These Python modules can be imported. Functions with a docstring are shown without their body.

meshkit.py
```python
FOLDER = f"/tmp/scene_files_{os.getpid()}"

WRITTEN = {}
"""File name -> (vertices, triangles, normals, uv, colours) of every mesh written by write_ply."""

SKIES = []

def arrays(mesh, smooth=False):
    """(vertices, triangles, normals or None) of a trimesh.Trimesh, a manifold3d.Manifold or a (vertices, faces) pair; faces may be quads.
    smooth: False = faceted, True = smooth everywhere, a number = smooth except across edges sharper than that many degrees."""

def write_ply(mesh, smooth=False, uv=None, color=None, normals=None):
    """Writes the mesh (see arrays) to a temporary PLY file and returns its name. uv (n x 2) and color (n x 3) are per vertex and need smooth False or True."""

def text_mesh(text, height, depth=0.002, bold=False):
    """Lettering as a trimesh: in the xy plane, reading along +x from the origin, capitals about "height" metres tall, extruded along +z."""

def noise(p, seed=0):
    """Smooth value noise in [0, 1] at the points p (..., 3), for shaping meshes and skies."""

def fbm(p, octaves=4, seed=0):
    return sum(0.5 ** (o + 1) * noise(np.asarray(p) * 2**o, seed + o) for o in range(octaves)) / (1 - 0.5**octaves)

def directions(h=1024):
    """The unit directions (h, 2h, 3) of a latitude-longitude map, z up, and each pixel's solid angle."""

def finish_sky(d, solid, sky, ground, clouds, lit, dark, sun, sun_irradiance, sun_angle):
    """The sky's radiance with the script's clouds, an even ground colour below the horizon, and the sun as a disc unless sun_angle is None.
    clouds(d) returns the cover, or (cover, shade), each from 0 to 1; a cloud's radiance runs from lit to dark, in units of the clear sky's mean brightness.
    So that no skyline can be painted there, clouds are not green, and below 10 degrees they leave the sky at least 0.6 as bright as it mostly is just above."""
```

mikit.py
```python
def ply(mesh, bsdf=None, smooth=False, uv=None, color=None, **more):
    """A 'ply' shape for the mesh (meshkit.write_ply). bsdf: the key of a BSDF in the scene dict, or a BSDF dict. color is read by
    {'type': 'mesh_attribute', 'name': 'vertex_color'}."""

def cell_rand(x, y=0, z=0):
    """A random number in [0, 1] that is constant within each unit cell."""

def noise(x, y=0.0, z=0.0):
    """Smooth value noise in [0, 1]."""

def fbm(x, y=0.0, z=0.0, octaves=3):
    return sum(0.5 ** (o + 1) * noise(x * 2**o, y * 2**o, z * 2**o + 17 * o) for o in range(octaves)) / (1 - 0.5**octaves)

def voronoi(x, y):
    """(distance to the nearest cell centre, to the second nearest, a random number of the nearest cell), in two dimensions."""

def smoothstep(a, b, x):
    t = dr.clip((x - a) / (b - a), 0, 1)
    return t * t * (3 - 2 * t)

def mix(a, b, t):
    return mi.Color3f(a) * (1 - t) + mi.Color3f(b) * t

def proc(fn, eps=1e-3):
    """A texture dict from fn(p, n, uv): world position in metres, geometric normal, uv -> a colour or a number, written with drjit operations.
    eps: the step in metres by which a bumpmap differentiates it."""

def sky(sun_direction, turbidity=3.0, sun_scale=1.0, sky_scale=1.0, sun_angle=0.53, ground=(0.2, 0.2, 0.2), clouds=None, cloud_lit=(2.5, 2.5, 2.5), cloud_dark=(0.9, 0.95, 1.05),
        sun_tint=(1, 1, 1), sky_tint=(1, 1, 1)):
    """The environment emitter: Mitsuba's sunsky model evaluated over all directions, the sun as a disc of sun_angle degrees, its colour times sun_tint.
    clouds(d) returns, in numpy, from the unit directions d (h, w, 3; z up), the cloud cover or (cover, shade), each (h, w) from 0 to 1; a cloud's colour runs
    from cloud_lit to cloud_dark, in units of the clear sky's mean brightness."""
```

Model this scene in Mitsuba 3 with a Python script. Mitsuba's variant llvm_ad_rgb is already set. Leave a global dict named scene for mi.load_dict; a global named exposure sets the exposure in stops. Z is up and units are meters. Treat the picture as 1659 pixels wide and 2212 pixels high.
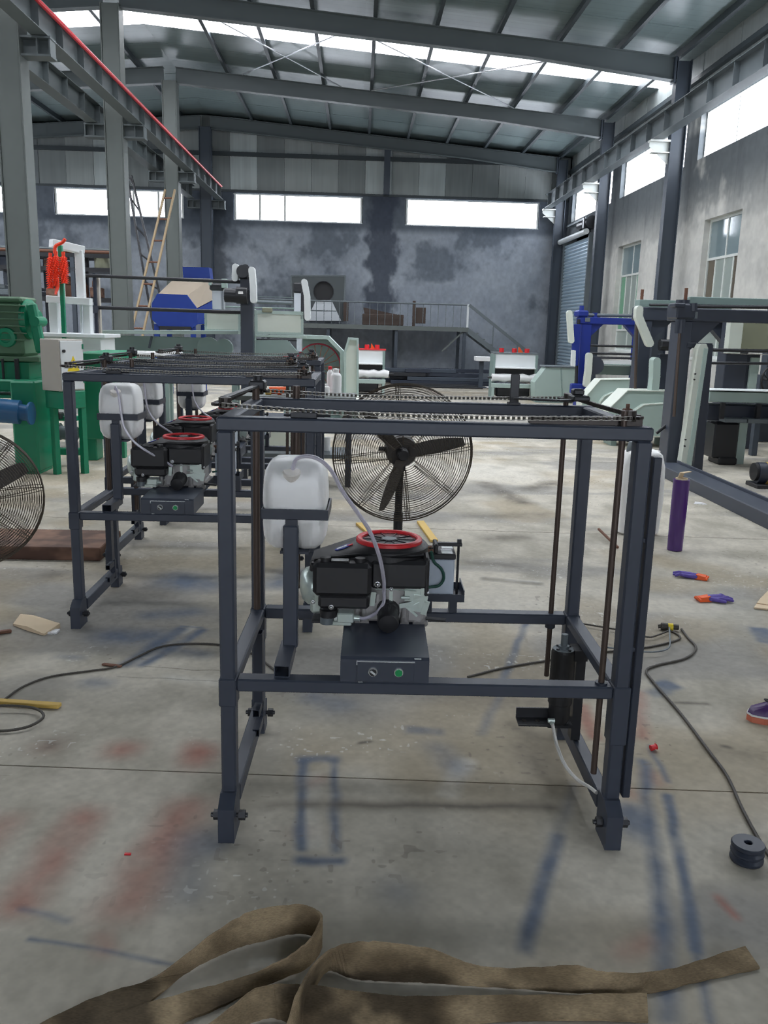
import math, random
import numpy as np, trimesh, shapely.geometry as sg
import drjit as dr, mitsuba as mi, mikit, manifold3d as m3
from mikit import noise, fbm, voronoi, smoothstep, mix, cell_rand

# ------------------------------------------------------------------ camera, light level
T = mi.ScalarTransform4f
scene, labels, place, used = {}, {}, {}, {}
YAW, PITCH, ROLL, FPX, EYE = 0.0342, 0.2134, 0.0271, 1835.0, 1.65
_f = np.array([math.sin(YAW) * math.cos(PITCH), math.cos(YAW) * math.cos(PITCH), -math.sin(PITCH)])
_r = np.array([math.cos(YAW), -math.sin(YAW), 0.0])
_u = np.cross(_r, _f)
_up = -math.sin(ROLL) * _r + math.cos(ROLL) * _u
scene['camera'] = {'type': 'perspective', 'fov': math.degrees(2 * math.atan(829.5 / FPX)), 'fov_axis': 'x', 'near_clip': 0.05, 'far_clip': 200.0,
                   'to_world': T().look_at(origin=[0, 0, EYE], target=[float(v) for v in np.array([0, 0, EYE]) + _f], up=[float(v) for v in _up])}
exposure = 0.02
SKYLIGHT = [9.2, 9.55, 10.1]      # translucent roof sheets
WINDOW = [7.1, 7.6, 8.4]      # bright window panes (frosted daylight)

# ------------------------------------------------------------------ helpers
def lin(r, g, b):
    return [((c / 255 + 0.055) / 1.055) ** 2.4 if c > 10 else c / 255 / 12.92 for c in (r, g, b)]
def C3(r, g, b): return {'type': 'rgb', 'value': lin(r, g, b)}
def pr(name, rgb, rough=0.5, metal=0.0, spec=0.5, **k):
    scene['mat_' + name] = {'type': 'twosided', 'bsdf': {'type': 'principled', 'base_color': C3(*rgb) if isinstance(rgb, tuple) else rgb, 'roughness': rough, 'metallic': metal, 'specular': spec, **k}}
def cat(ms):
    V, F, n = [], [], 0
    for v, f in ms:
        V.append(np.asarray(v, float)); F.append(np.asarray(f) + n); n += len(v)
    return np.vstack(V), np.vstack(F)
def tri(m): return np.array(m.vertices), np.array(m.faces)
_sg = [(x, y, z) for x in (-1, 1) for y in (-1, 1) for z in (-1, 1)]
_pat = [(s, k) for s in _sg for k in range(3)]
_cb = np.array([[s[i] * (1.0 if i == k else 0.8) for i in range(3)] for s, k in _pat])
_cf = trimesh.convex.convex_hull(_cb)
_map = [int(np.argmin(((_cb - v) ** 2).sum(1))) for v in _cf.vertices]
_CF = np.array(_map)[np.array(_cf.faces)]
_PK = np.array([k for s, k in _pat]); _PS = np.array([s for s, k in _pat], float)
_BV = np.array(_sg, float); _BF = np.array([[0, 1, 3], [0, 3, 2], [4, 6, 7], [4, 7, 5], [0, 4, 5], [0, 5, 1], [2, 3, 7], [2, 7, 6], [0, 2, 6], [0, 6, 4], [1, 5, 7], [1, 7, 3]])
def bx(x0, x1, y0, y1, z0, z1, ch=0.0):
    c = np.array([x0 + x1, y0 + y1, z0 + z1]) / 2; h = np.abs(np.array([x1 - x0, y1 - y0, z1 - z0])) / 2
    if ch <= 0: return _BV * h + c, _BF
    ch = min(ch, h.min() * 0.9)
    v = _PS * (h - ch)
    for i in range(3): v[_PK == i, i] = _PS[_PK == i, i] * h[i]
    return v + c, _CF
def tf(m, M):
    v, f = m
    return np.asarray(v) @ np.asarray(M)[:3, :3].T + np.asarray(M)[:3, 3], f
def rotm(axis, deg, at=(0, 0, 0)):
    return trimesh.transformations.rotation_matrix(math.radians(deg), axis, at)
def mv(m, d): return np.asarray(m[0]) + np.asarray(d, float), m[1]
def frame(d):
    d = np.asarray(d, float) / np.linalg.norm(d)
    a = np.cross(d, [0, 0, 1.0] if abs(d[2]) < 0.95 else [1.0, 0, 0]); a /= np.linalg.norm(a)
    return a, np.cross(d, a), d
def cyl(p0, p1, r, n=16, r2=None):
    p0, p1 = np.asarray(p0, float), np.asarray(p1, float); r2 = r if r2 is None else r2
    a, b, d = frame(p1 - p0); t = np.arange(n) * 2 * np.pi / n
    ring = np.outer(np.cos(t), a) + np.outer(np.sin(t), b); i = np.arange(n); j = (i + 1) % n
    V = np.vstack([p0 + r * ring, p1 + r2 * ring, [p0], [p1]])
    F = np.vstack([np.c_[i, j, j + n], np.c_[i, j + n, i + n], np.c_[j, i, i * 0 + 2 * n], np.c_[i + n, j + n, i * 0 + 2 * n + 1]])
    return V, F
def lathe(p0, d, prof, n=24):
    p0 = np.asarray(p0, float); a, b, d = frame(d); t = np.arange(n) * 2 * np.pi / n
    ring = np.outer(np.cos(t), a) + np.outer(np.sin(t), b); i = np.arange(n); j = (i + 1) % n
    V = np.vstack([p0 + d * z + ring * r for r, z in prof]); F = []
    for k in range(len(prof) - 1):
        F += [np.c_[i + k * n, j + k * n, j + (k + 1) * n], np.c_[i + k * n, j + (k + 1) * n, i + (k + 1) * n]]
    return V, np.vstack(F)
def spl(pts, n=8):
    P = np.asarray(pts, float); P = np.vstack([2 * P[0] - P[1], P, 2 * P[-1] - P[-2]]); out = []
    for k in range(1, len(P) - 2):
        for t in np.arange(n) / n:
            a, b, c, d = P[k - 1:k + 3]
            out.append(0.5 * (2 * b + (c - a) * t + (2 * a - 5 * b + 4 * c - d) * t * t + (3 * b - a - 3 * c + d) * t ** 3))
    return np.vstack(out + [P[-2]])
def tube(path, r, n=8, closed=False):
    P = np.asarray(path, float); N = len(P)
    d = np.roll(P, -1, 0) - np.roll(P, 1, 0) if closed else np.gradient(P, axis=0)
    d /= np.maximum(np.linalg.norm(d, axis=1, keepdims=True), 1e-9)
    a = frame(d[0])[0]; V = []; t = np.arange(n) * 2 * np.pi / n; R = np.broadcast_to(r, (N,))
    for k in range(N):
        a = a - d[k] * (a @ d[k]); a /= np.linalg.norm(a); b = np.cross(d[k], a)
        V.append(P[k] + R[k] * (np.outer(np.cos(t), a) + np.outer(np.sin(t), b)))
    V = np.vstack(V); i = np.arange(n); j = (i + 1) % n; F = []
    for k in range(N if closed else N - 1):
        A, B = k * n, ((k + 1) % N) * n
        F += [np.c_[i + A, j + A, j + B], np.c_[i + A, j + B, i + B]]
    if not closed:
        V = np.vstack([V, P[:1], P[-1:]]); L = (N - 1) * n
        F += [np.c_[j, i, i * 0 + N * n], np.c_[i + L, j + L, i * 0 + N * n + 1]]
    return V, np.vstack(F)
def prism(poly, axis, a, b):
    p = poly if hasattr(poly, 'exterior') else sg.Polygon(poly)
    m = trimesh.creation.extrude_polygon(p.buffer(0), b - a); v = np.array(m.vertices); v[:, 2] += a
    v = {'z': v, 'y': v[:, [0, 2, 1]], 'x': v[:, [2, 0, 1]]}[axis]; f = np.array(m.faces)
    return v, (f[:, ::-1] if axis == 'y' else f)
def hull(pts): return tri(trimesh.convex.convex_hull(np.asarray(pts, float)))
def circ(c, r, n=24, z=None):
    t = np.arange(n) * 2 * np.pi / n
    return np.c_[c[0] + r * np.cos(t), c[1] + r * np.sin(t), np.full(n, z)] if z is not None else np.c_[c[0] + r * np.cos(t), c[1] + r * np.sin(t)]
def ball(c, r, n=1): return tri(trimesh.creation.icosphere(n, r).apply_translation(c))
def rrect(x0, x1, y0, y1, r, q=6): return sg.box(x0 + r, y0 + r, x1 - r, y1 - r).buffer(r, quad_segs=q)
def rectube(axis, a, b, c0, w, h, t=0.003):
    "hollow rectangular tube along an axis, c0 = centre in the two other coordinates"
    o = sg.box(c0[0] - w / 2, c0[1] - h / 2, c0[0] + w / 2, c0[1] + h / 2)
    return prism(o.difference(o.buffer(-t, join_style=2)), axis, a, b)
def bar(p0, p1, w, h, ch=0.0, up=(0, 0, 1)):
    "a rectangular bar from p0 to p1, w wide and h high"
    p0, p1 = np.asarray(p0, float), np.asarray(p1, float); L = np.linalg.norm(p1 - p0); d = (p1 - p0) / L
    a = np.cross(d, up)
    if np.linalg.norm(a) < 1e-6: a = np.cross(d, [0, 1, 0])
    a /= np.linalg.norm(a); b = np.cross(a, d); M = np.eye(4); M[:3, 0], M[:3, 1], M[:3, 2], M[:3, 3] = a, d, b, (p0 + p1) / 2
    return tf(bx(-w / 2, w / 2, -L / 2, L / 2, -h / 2, h / 2, ch), M)
def ribbon(A, B, t):
    "a band between two edge curves, t thick"
    A, B = np.asarray(A, float), np.asarray(B, float); N = len(A)
    d = np.gradient((A + B) / 2, axis=0); nn = np.cross(d, B - A); nn /= np.maximum(np.linalg.norm(nn, axis=1, keepdims=True), 1e-9)
    V = np.vstack([A + nn * t / 2, B + nn * t / 2, B - nn * t / 2, A - nn * t / 2]); F = []
    for k in range(N - 1):
        for q in range(4):
            a, b = q * N + k, ((q + 1) % 4) * N + k
            F += [[a, b, b + 1], [a, b + 1, a + 1]]
    for e in (0, N - 1): F += [[e, N + e, 2 * N + e], [e, 2 * N + e, 3 * N + e]]
    return V, np.array(F)
def ibeam(p0, p1, w, h, t=0.012, up=(0, 0, 1)):
    p0, p1, u = np.asarray(p0, float), np.asarray(p1, float), np.asarray(up, float)
    o = u * (h / 2 - t / 2)
    return cat([bar(p0 + o, p1 + o, w, t, 0, up), bar(p0 - o, p1 - o, w, t, 0, up), bar(p0, p1, t, h - 2 * t, 0, up)])
def numbered(k):
    n = used.get(k, 0); used[k] = n + 1
    return k if n == 0 else f'{k}_{n:03d}'
def thing(name, label, category, group=None, M=None):
    k = numbered(name); place[k] = M; labels[k] = {'label': label, 'category': category}
    if group: labels[k]['group'] = group
    return k
def put(key, mesh, mat, smooth=False, M=None, **more):
    s = dict(mesh) if isinstance(mesh, dict) else mikit.ply(mesh, 'mat_' + mat if isinstance(mat, str) else mat, smooth=smooth, **more)
    if M is not None: s['to_world'] = M
    scene[key] = s; return key
def part(parent, name, mesh, mat, smooth=False, label=None, kind=None, **more):
    k = numbered(parent + '__' + name); put(k, mesh, mat, smooth, place.get(parent.split('__')[0]), **more)
    if label or kind: labels[k] = {**({'label': label} if label else {}), **({'kind': kind} if kind else {})}
    return k
def each(parent, name, meshes, mat, smooth=False, label=None):
    for m in meshes: part(parent, name, m, mat, smooth, label)
def solo(name, mesh, mat, label, category, group=None, smooth=False, M=None, **more):
    k = thing(name, label, category, group, M); put(k, mesh, mat, smooth, M, **more); return k
def struct(name, mesh, mat, label=None, smooth=False, **more):
    k = numbered(name); labels[k] = {'kind': 'structure', **({'label': label} if label else {})}
    if mesh is not None: put(k, mesh, mat, smooth, **more)
    return k
def at(x, y, z=0.0, rot=0.0): return T().translate([x, y, z]).rotate([0, 0, 1], rot)

# ------------------------------------------------------------------ materials
pr('scrap_brown', (78, 66, 60), 0.8)
pr('hood_grey', (80, 86, 88), 0.5, 0.2)
pr('navy', (56, 62, 74), 0.42, 0.0, 0.5)
pr('navy_dark', (44, 50, 62), 0.4)
pr('black_steel', (46, 47, 50), 0.38, 0.3)
pr('chain', (66, 61, 58), 0.35, 0.6)
pr('link', (120, 118, 112), 0.3, 0.8)
pr('fan_wire', (84, 76, 66), 0.5, 0.3)
pr('fan_grey', (72, 68, 64), 0.45)
pr('screw', (84, 72, 66), 0.4, 0.5)
pr('black_plastic', (32, 32, 34), 0.5)
pr('black_gloss', (20, 20, 22), 0.25)
pr('red', (205, 42, 48), 0.35)
pr('cast_iron', (158, 156, 154), 0.5, 0.2)
pr('zinc', (198, 210, 203), 0.3, 0.5)
pr('chrome', (225, 228, 230), 0.15, 0.95)
pr('white_plastic', (242, 242, 240), 0.38, 0.0, 0.5)
pr('white_paint', (214, 218, 218), 0.4)
pr('cap_plastic', (222, 217, 210), 0.5)
pr('battery_grey', (176, 186, 198), 0.45)
pr('green_button', (18, 140, 78), 0.35)
pr('green_wire', (26, 72, 62), 0.45)
scene['mat_hose'] = {'type': 'principled', 'base_color': C3(216, 212, 226), 'roughness': 0.2, 'specular': 0.6, 'spec_trans': 0.25}
pr('hose_white', (214, 212, 206), 0.4)
pr('pale_green', (164, 182, 175), 0.4)
pr('pale_green_dull', (128, 148, 143), 0.42)
pr('pale_cream', (204, 210, 199), 0.42)
pr('green', (22, 122, 88), 0.38)
pr('green_gear', (78, 110, 84), 0.45)
pr('beige', (176, 170, 160), 0.45)
pr('blue', (26, 52, 128), 0.4)
pr('royal_blue', (26, 46, 132), 0.4)
pr('motor_blue', (38, 84, 122), 0.4)
pr('tan', (150, 138, 122), 0.6)
pr('yellow', (226, 200, 40), 0.45)
pr('yellow_wood', (206, 172, 90), 0.6)
pr('orange', (226, 92, 34), 0.55)
pr('orange_red', (238, 66, 34), 0.6)
pr('purple', (92, 76, 158), 0.6)
pr('purple_dark', (66, 36, 92), 0.4)
pr('purple_gloss', (68, 28, 106), 0.18, 0.0, 0.6, clearcoat=0.6)
pr('rust', (112, 78, 62), 0.75)
pr('cable', (66, 62, 56), 0.6)
pr('card', (206, 186, 156), 0.8)
pr('steel_grey', (104, 112, 116), 0.45, 0.2)
pr('col_grey', (94, 100, 98), 0.55, 0.0)
pr('col_dark', (62, 70, 80), 0.5, 0.0)
pr('beam_grey', (86, 94, 96), 0.5)
pr('purlin', (54, 62, 66), 0.5)
pr('alu', (196, 200, 204), 0.35, 0.7)
pr('frame_white', (208, 212, 208), 0.45)
pr('pane_grey', (120, 136, 140), 0.08, 0.0, 0.8)
pr('pane_pale', (150, 160, 154), 0.2, 0.0, 0.7)
pr('pane_brown', (92, 84, 70), 0.15, 0.0, 0.7)
pr('pane_green', (92, 150, 118), 0.15, 0.0, 0.6)
pr('shutter', (180, 198, 210), 0.35, 0.3)
pr('paper', (222, 222, 222), 0.8)
pr('bamboo', (158, 138, 108), 0.6)
pr('sole', (196, 110, 84), 0.7)
pr('wheel_red', (140, 36, 54), 0.5)
pr('red_pipe', (196, 34, 44), 0.45)
pr('olive', (138, 140, 118), 0.5)
scene['mat_window'] = {'type': 'twosided', 'bsdf': {'type': 'diffuse', 'reflectance': {'type': 'rgb', 'value': 0.7}}}

def rust_fn(p, n, uv):
    a = fbm(p.x * 6, p.y * 6, p.z * 6, 4)
    return mix(lin(86, 62, 52), lin(132, 100, 82), smoothstep(0.35, 0.7, a))
pr('rusty', mikit.proc(rust_fn), 0.7, 0.2)
def strap_fn(p, n, uv):
    a = fbm(p.x * 9, p.y * 9, p.z * 9, 4); b = noise(p.x * 160, p.y * 420, p.z * 420)
    c = mix(lin(104, 90, 70), lin(158, 140, 112), smoothstep(0.3, 0.72, a))
    c = mix(c, lin(52, 45, 36), smoothstep(0.52, 0.68, fbm(p.x * 5 + 3, p.y * 5, p.z * 7, 4)) * 0.8)
    return c * (0.78 + 0.4 * b)
pr('strap', mikit.proc(strap_fn), 0.9, 0.0, 0.2)
def roof_fn(p, n, uv):
    a = fbm(p.x * 0.6, p.y * 0.6, p.z, 3); s = cell_rand(dr.floor(p.y / 0.98), 3, dr.floor(p.x / 6))
    rib = smoothstep(0.42, 0.5, dr.abs(p.y * 4.0 - dr.floor(p.y * 4.0) - 0.5))
    return mix(lin(96, 110, 112), lin(120, 134, 134), a * 0.6 + s * 0.4) * (1.0 - 0.12 * rib)
pr('roof', mikit.proc(roof_fn), 0.33, 0.0, 0.5)
def wall_fn(p, n, uv):
    u = p.x + p.y
    a = fbm(u * 0.55, p.z * 0.8, 2.0, 5); b = fbm(u * 3.1, p.z * 2.4, 7.0, 4); g = fbm(u * 11, p.z * 9, 3.0, 3)
    c = mix(lin(138, 145, 156), lin(168, 174, 182), b)
    low = smoothstep(5.3, 3.0, p.z)
    dark = smoothstep(0.57, 0.74, a * 0.7 + b * 0.3 + 0.16 * smoothstep(3.2, 4.7, p.z))
    c = mix(c, lin(88, 96, 106), dark * 0.75)
    c = mix(c, lin(70, 78, 88), smoothstep(4.7, 5.0, p.z) * 0.75)
    st = smoothstep(0.62, 0.3, dr.abs(p.x - 0.72) + (b - 0.5) * 0.7) * smoothstep(1.4, 2.4, p.z)
    c = mix(c, lin(66, 72, 84), st * 0.85)
    st2 = smoothstep(0.5, 0.2, dr.abs(p.x + 4.95) + (b - 0.5) * 0.7) * smoothstep(2.2, 3.2, p.z)
    c = mix(c, lin(66, 72, 80), st2 * 0.7)
    return c * (0.86 + 0.26 * g)
pr('wall', mikit.proc(wall_fn), 0.85, 0.0, 0.2)
def wall_r_fn(p, n, uv):
    a = fbm(p.y * 0.5, p.z * 0.9, 4.0, 5); b = fbm(p.y * 2.6, p.z * 1.7, 9.0, 4); g = fbm(p.y * 9, p.z * 9, 5.0, 3)
    c = mix(lin(188, 187, 182), lin(214, 212, 205), b)
    up = smoothstep(3.4, 4.9, p.z)
    c = mix(c, lin(100, 105, 108), smoothstep(0.36, 0.62, a + 0.3 * up + (b - 0.5) * 0.5) * (0.25 + 0.75 * up))
    run = smoothstep(0.5, 0.75, fbm(p.y * 5.0, p.z * 0.35, 2.0, 3)) * smoothstep(3.6, 5.0, p.z)
    c = mix(c, lin(92, 96, 100), run * 0.7)
    return c * (0.9 + 0.2 * g)
pr('wall_right', mikit.proc(wall_r_fn), 0.85, 0.0, 0.2)
def clad_fn(tone):
    def fn(p, n, uv):
        a = fbm((p.x + p.y) * 1.5, p.z * 0.7, 1.0, 3); b = fbm((p.x + p.y) * 14, p.z * 0.8, 6.0, 2)
        return mi.Color3f(lin(*tone)) * (0.75 + 0.3 * a + 0.2 * b)
    return mikit.proc(fn)
for i, t in enumerate([(126, 132, 132), (150, 156, 155), (176, 184, 184), (112, 118, 120)]): pr(f'clad_{i}', clad_fn(t), 0.5, 0.0, 0.4)

# --- floor: trowelled concrete with paint overspray, tyre and oil marks
def seg(x, y, a, b, hw, soft):
    ax, ay = a[:2]; dx, dy = b[0] - ax, b[1] - ay; L = math.hypot(dx, dy); dx, dy = dx / L, dy / L
    s = (x - ax) * dx + (y - ay) * dy; d = dr.abs((x - ax) * dy - (y - ay) * dx)
    return smoothstep(hw + soft, hw - soft, d) * smoothstep(-soft, soft, s) * smoothstep(L + soft, L - soft, s)
def blob(x, y, c, rx, ry, soft=0.5):
    q = dr.sqrt(dr.square((x - c[0]) / rx) + dr.square((y - c[1]) / ry))
    return smoothstep(1 + soft, 1 - soft, q)
BLUE_SEGS = [((1.161, 3.064), (0.906, 2.118), .022, .02, .75), ((0.906, 2.118), (0.799, 1.749), .026, .02, .7), ((1.003, 2.727), (0.986, 2.477), .05, .03, .5), ((1.232, 3.181), (1.195, 2.889), .012, .01, .6), ((1.174, 2.807), (0.957, 1.989), .019, .012, .85), ((0.957, 1.989), (0.897, 1.749), .012, .012, .6),
    ((0.711, 2.552), (0.478, 1.987), .024, .016, .7), ((0.841, 2.882), (0.711, 2.552), .02, .02, .3), ((1.035, 4.78), (0.716, 3.766), .02, .012, .6), ((0.716, 3.766), (0.542, 3.245), .02, .015, .45),
    ((-0.185, 3.037), (-0.157, 2.439), .018, .012, .75), ((-0.064, 3.039), (-0.047, 2.428), .016, .012, .7), ((-0.212, 3.036), (-0.041, 3.04), .03, .02, .75), ((-0.173, 2.395), (-0.012, 2.387), .022, .014, .75),
    ((-0.944, 4.492), (-1.122, 3.928), .035, .02, .75), ((-0.826, 4.475), (-1.044, 3.93), .03, .02, .75), ((-0.966, 4.514), (-0.828, 4.49), .012, .01, .6), ((-1.395, 4.35), (-0.996, 4.325), .10, .08, .65), ((-1.23, 4.672), (-0.878, 4.771), .07, .06, .5), ((-1.034, 4.176), (-0.711, 4.093), .05, .05, .5), ((-1.486, 4.045), (-1.343, 4.026), .03, .04, .45), ((-1.258, 3.756), (-1.113, 3.698), .05, .05, .4),
    ((-1.293, 5.403), (-0.884, 5.303), .16, .12, .75), ((-0.519, 5.243), (-0.339, 5.682), .12, .1, .7), ((-0.213, 3.634), (0.001, 3.494), .06, .05, .5), ((0.217, 3.3), (0.391, 3.283), .03, .015, .5), ((0.326, 3.2), (0.424, 2.908), .05, .05, .4), ((1.491, 3.846), (1.544, 3.739), .05, .02, .75), ((1.391, 3.682), (1.499, 3.737), .04, .02, .5), ((2.368, 4.639), (2.295, 4.376), .06, .02, .65),
    ((0.964, 2.711), (0.996, 2.555), .05, .04, .55), ((-0.512, 2.537), (-0.469, 2.17), .06, .06, .4), ((-0.501, 2.563), (-0.419, 2.436), .06, .05, .4),
    ((-0.939, 2.157), (-0.767, 2.109), .012, .012, .45), ((-0.867, 2.035), (-0.448, 1.942), .008, .006, .6), ((0.096, 2.301), (0.201, 2.174), .06, .06, .25)]
RED_SEGS = [((-0.897, 2.683), (-0.949, 2.118), .06, .05, .55), ((-0.557, 2.733), (-0.654, 2.12), .075, .06, .55), ((-0.607, 3.14), (-0.582, 2.958), .05, .05, .6), ((-1.155, 2.637), (-1.149, 2.404), .05, .05, .4), ((-0.679, 2.072), (-0.636, 1.966), .03, .025, .45), ((-1.241, 3.126), (-1.145, 3.109), .05, .06, .3), ((-0.965, 3.113), (-0.834, 3.097), .06, .05, .5), ((-0.654, 3.101), (-0.542, 3.084), .06, .06, .5),
    ((1.352, 3.733), (1.206, 3.22), .03, .03, .55), ((1.055, 3.572), (1.011, 3.216), .03, .02, .55), ((1.153, 2.974), (1.148, 2.855), .035, .03, .4), ((1.12, 2.243), (1.128, 2.13), .012, .014, .6), ((0.73, 1.979), (0.866, 2.043), .03, .03, .4), ((-0.163, 2.832), (-0.098, 2.899), .025, .03, .35), ((-0.162, 2.568), (-0.145, 2.541), .05, .05, .25), ((1.007, 2.852), (1.046, 2.758), .03, .03, .4)]
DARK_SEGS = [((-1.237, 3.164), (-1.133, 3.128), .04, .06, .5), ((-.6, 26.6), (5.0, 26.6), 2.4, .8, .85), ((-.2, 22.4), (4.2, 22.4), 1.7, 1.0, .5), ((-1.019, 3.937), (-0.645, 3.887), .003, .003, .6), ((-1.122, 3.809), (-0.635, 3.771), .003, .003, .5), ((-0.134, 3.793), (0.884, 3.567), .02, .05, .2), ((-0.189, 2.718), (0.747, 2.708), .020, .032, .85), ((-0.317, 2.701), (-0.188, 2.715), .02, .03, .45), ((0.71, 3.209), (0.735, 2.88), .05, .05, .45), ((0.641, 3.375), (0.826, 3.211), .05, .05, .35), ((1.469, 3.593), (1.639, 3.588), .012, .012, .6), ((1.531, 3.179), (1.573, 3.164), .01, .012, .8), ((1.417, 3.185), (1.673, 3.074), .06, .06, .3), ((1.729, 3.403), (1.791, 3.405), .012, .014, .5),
    ((1.4, 9.325), (1.679, 8.083), .10, .1, .65), ((1.773, 8.815), (2.313, 9.433), .12, .1, .6), ((0.984, 6.638), (1.459, 6.753), .10, .08, .45), ((0.787, 5.934), (1.181, 5.874), .05, .05, .4), ((0.865, 5.531), (1.255, 5.426), .04, .02, .5), ((-1.576, 8.972), (-0.61, 8.553), .3, .3, .5), ((-0.779, 6.734), (-0.249, 6.62), .2, .2, .5), ((0.974, 7.499), (1.861, 7.678), .1, .1, .35), ((-0.656, 5.662), (-0.204, 5.522), .05, .04, .5),
    ((0.022, 3.173), (0.079, 3.182), .010, .010, .9), ((0.518, 2.35), (0.504, 2.196), .03, .05, .15), ((-2.497, 8.596), (-2.148, 8.904), .3, .25, .35), ((-2.076, 5.409), (-1.918, 5.472), .08, .08, .4), ((-1.415, 5.292), (-1.204, 5.016), .12, .1, .35)]
PALE_SEGS = [((1.021, 5.519), (1.248, 5.468), .035, .012, .5), ((-0.152, 2.932), (-0.122, 2.452), .035, .014, .35), ((0.731, 10.198), (2.117, 10.038), .8, .6, .3), ((0.785, 4.768), (1.185, 4.959), .3, .3, .3), ((-0.254, 1.942), (-0.183, 1.954), .02, .006, .4), ((2.001, 4.826), (2.594, 5.122), .5, .4, .25), ((-0.937, 4.398), (-0.885, 4.518), .02, .008, .4), ((-0.905, 3.811), (-0.61, 3.751), .03, .04, .5), ((0.46, 3.05), (0.342, 2.778), .04, .02, .35)]
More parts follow.
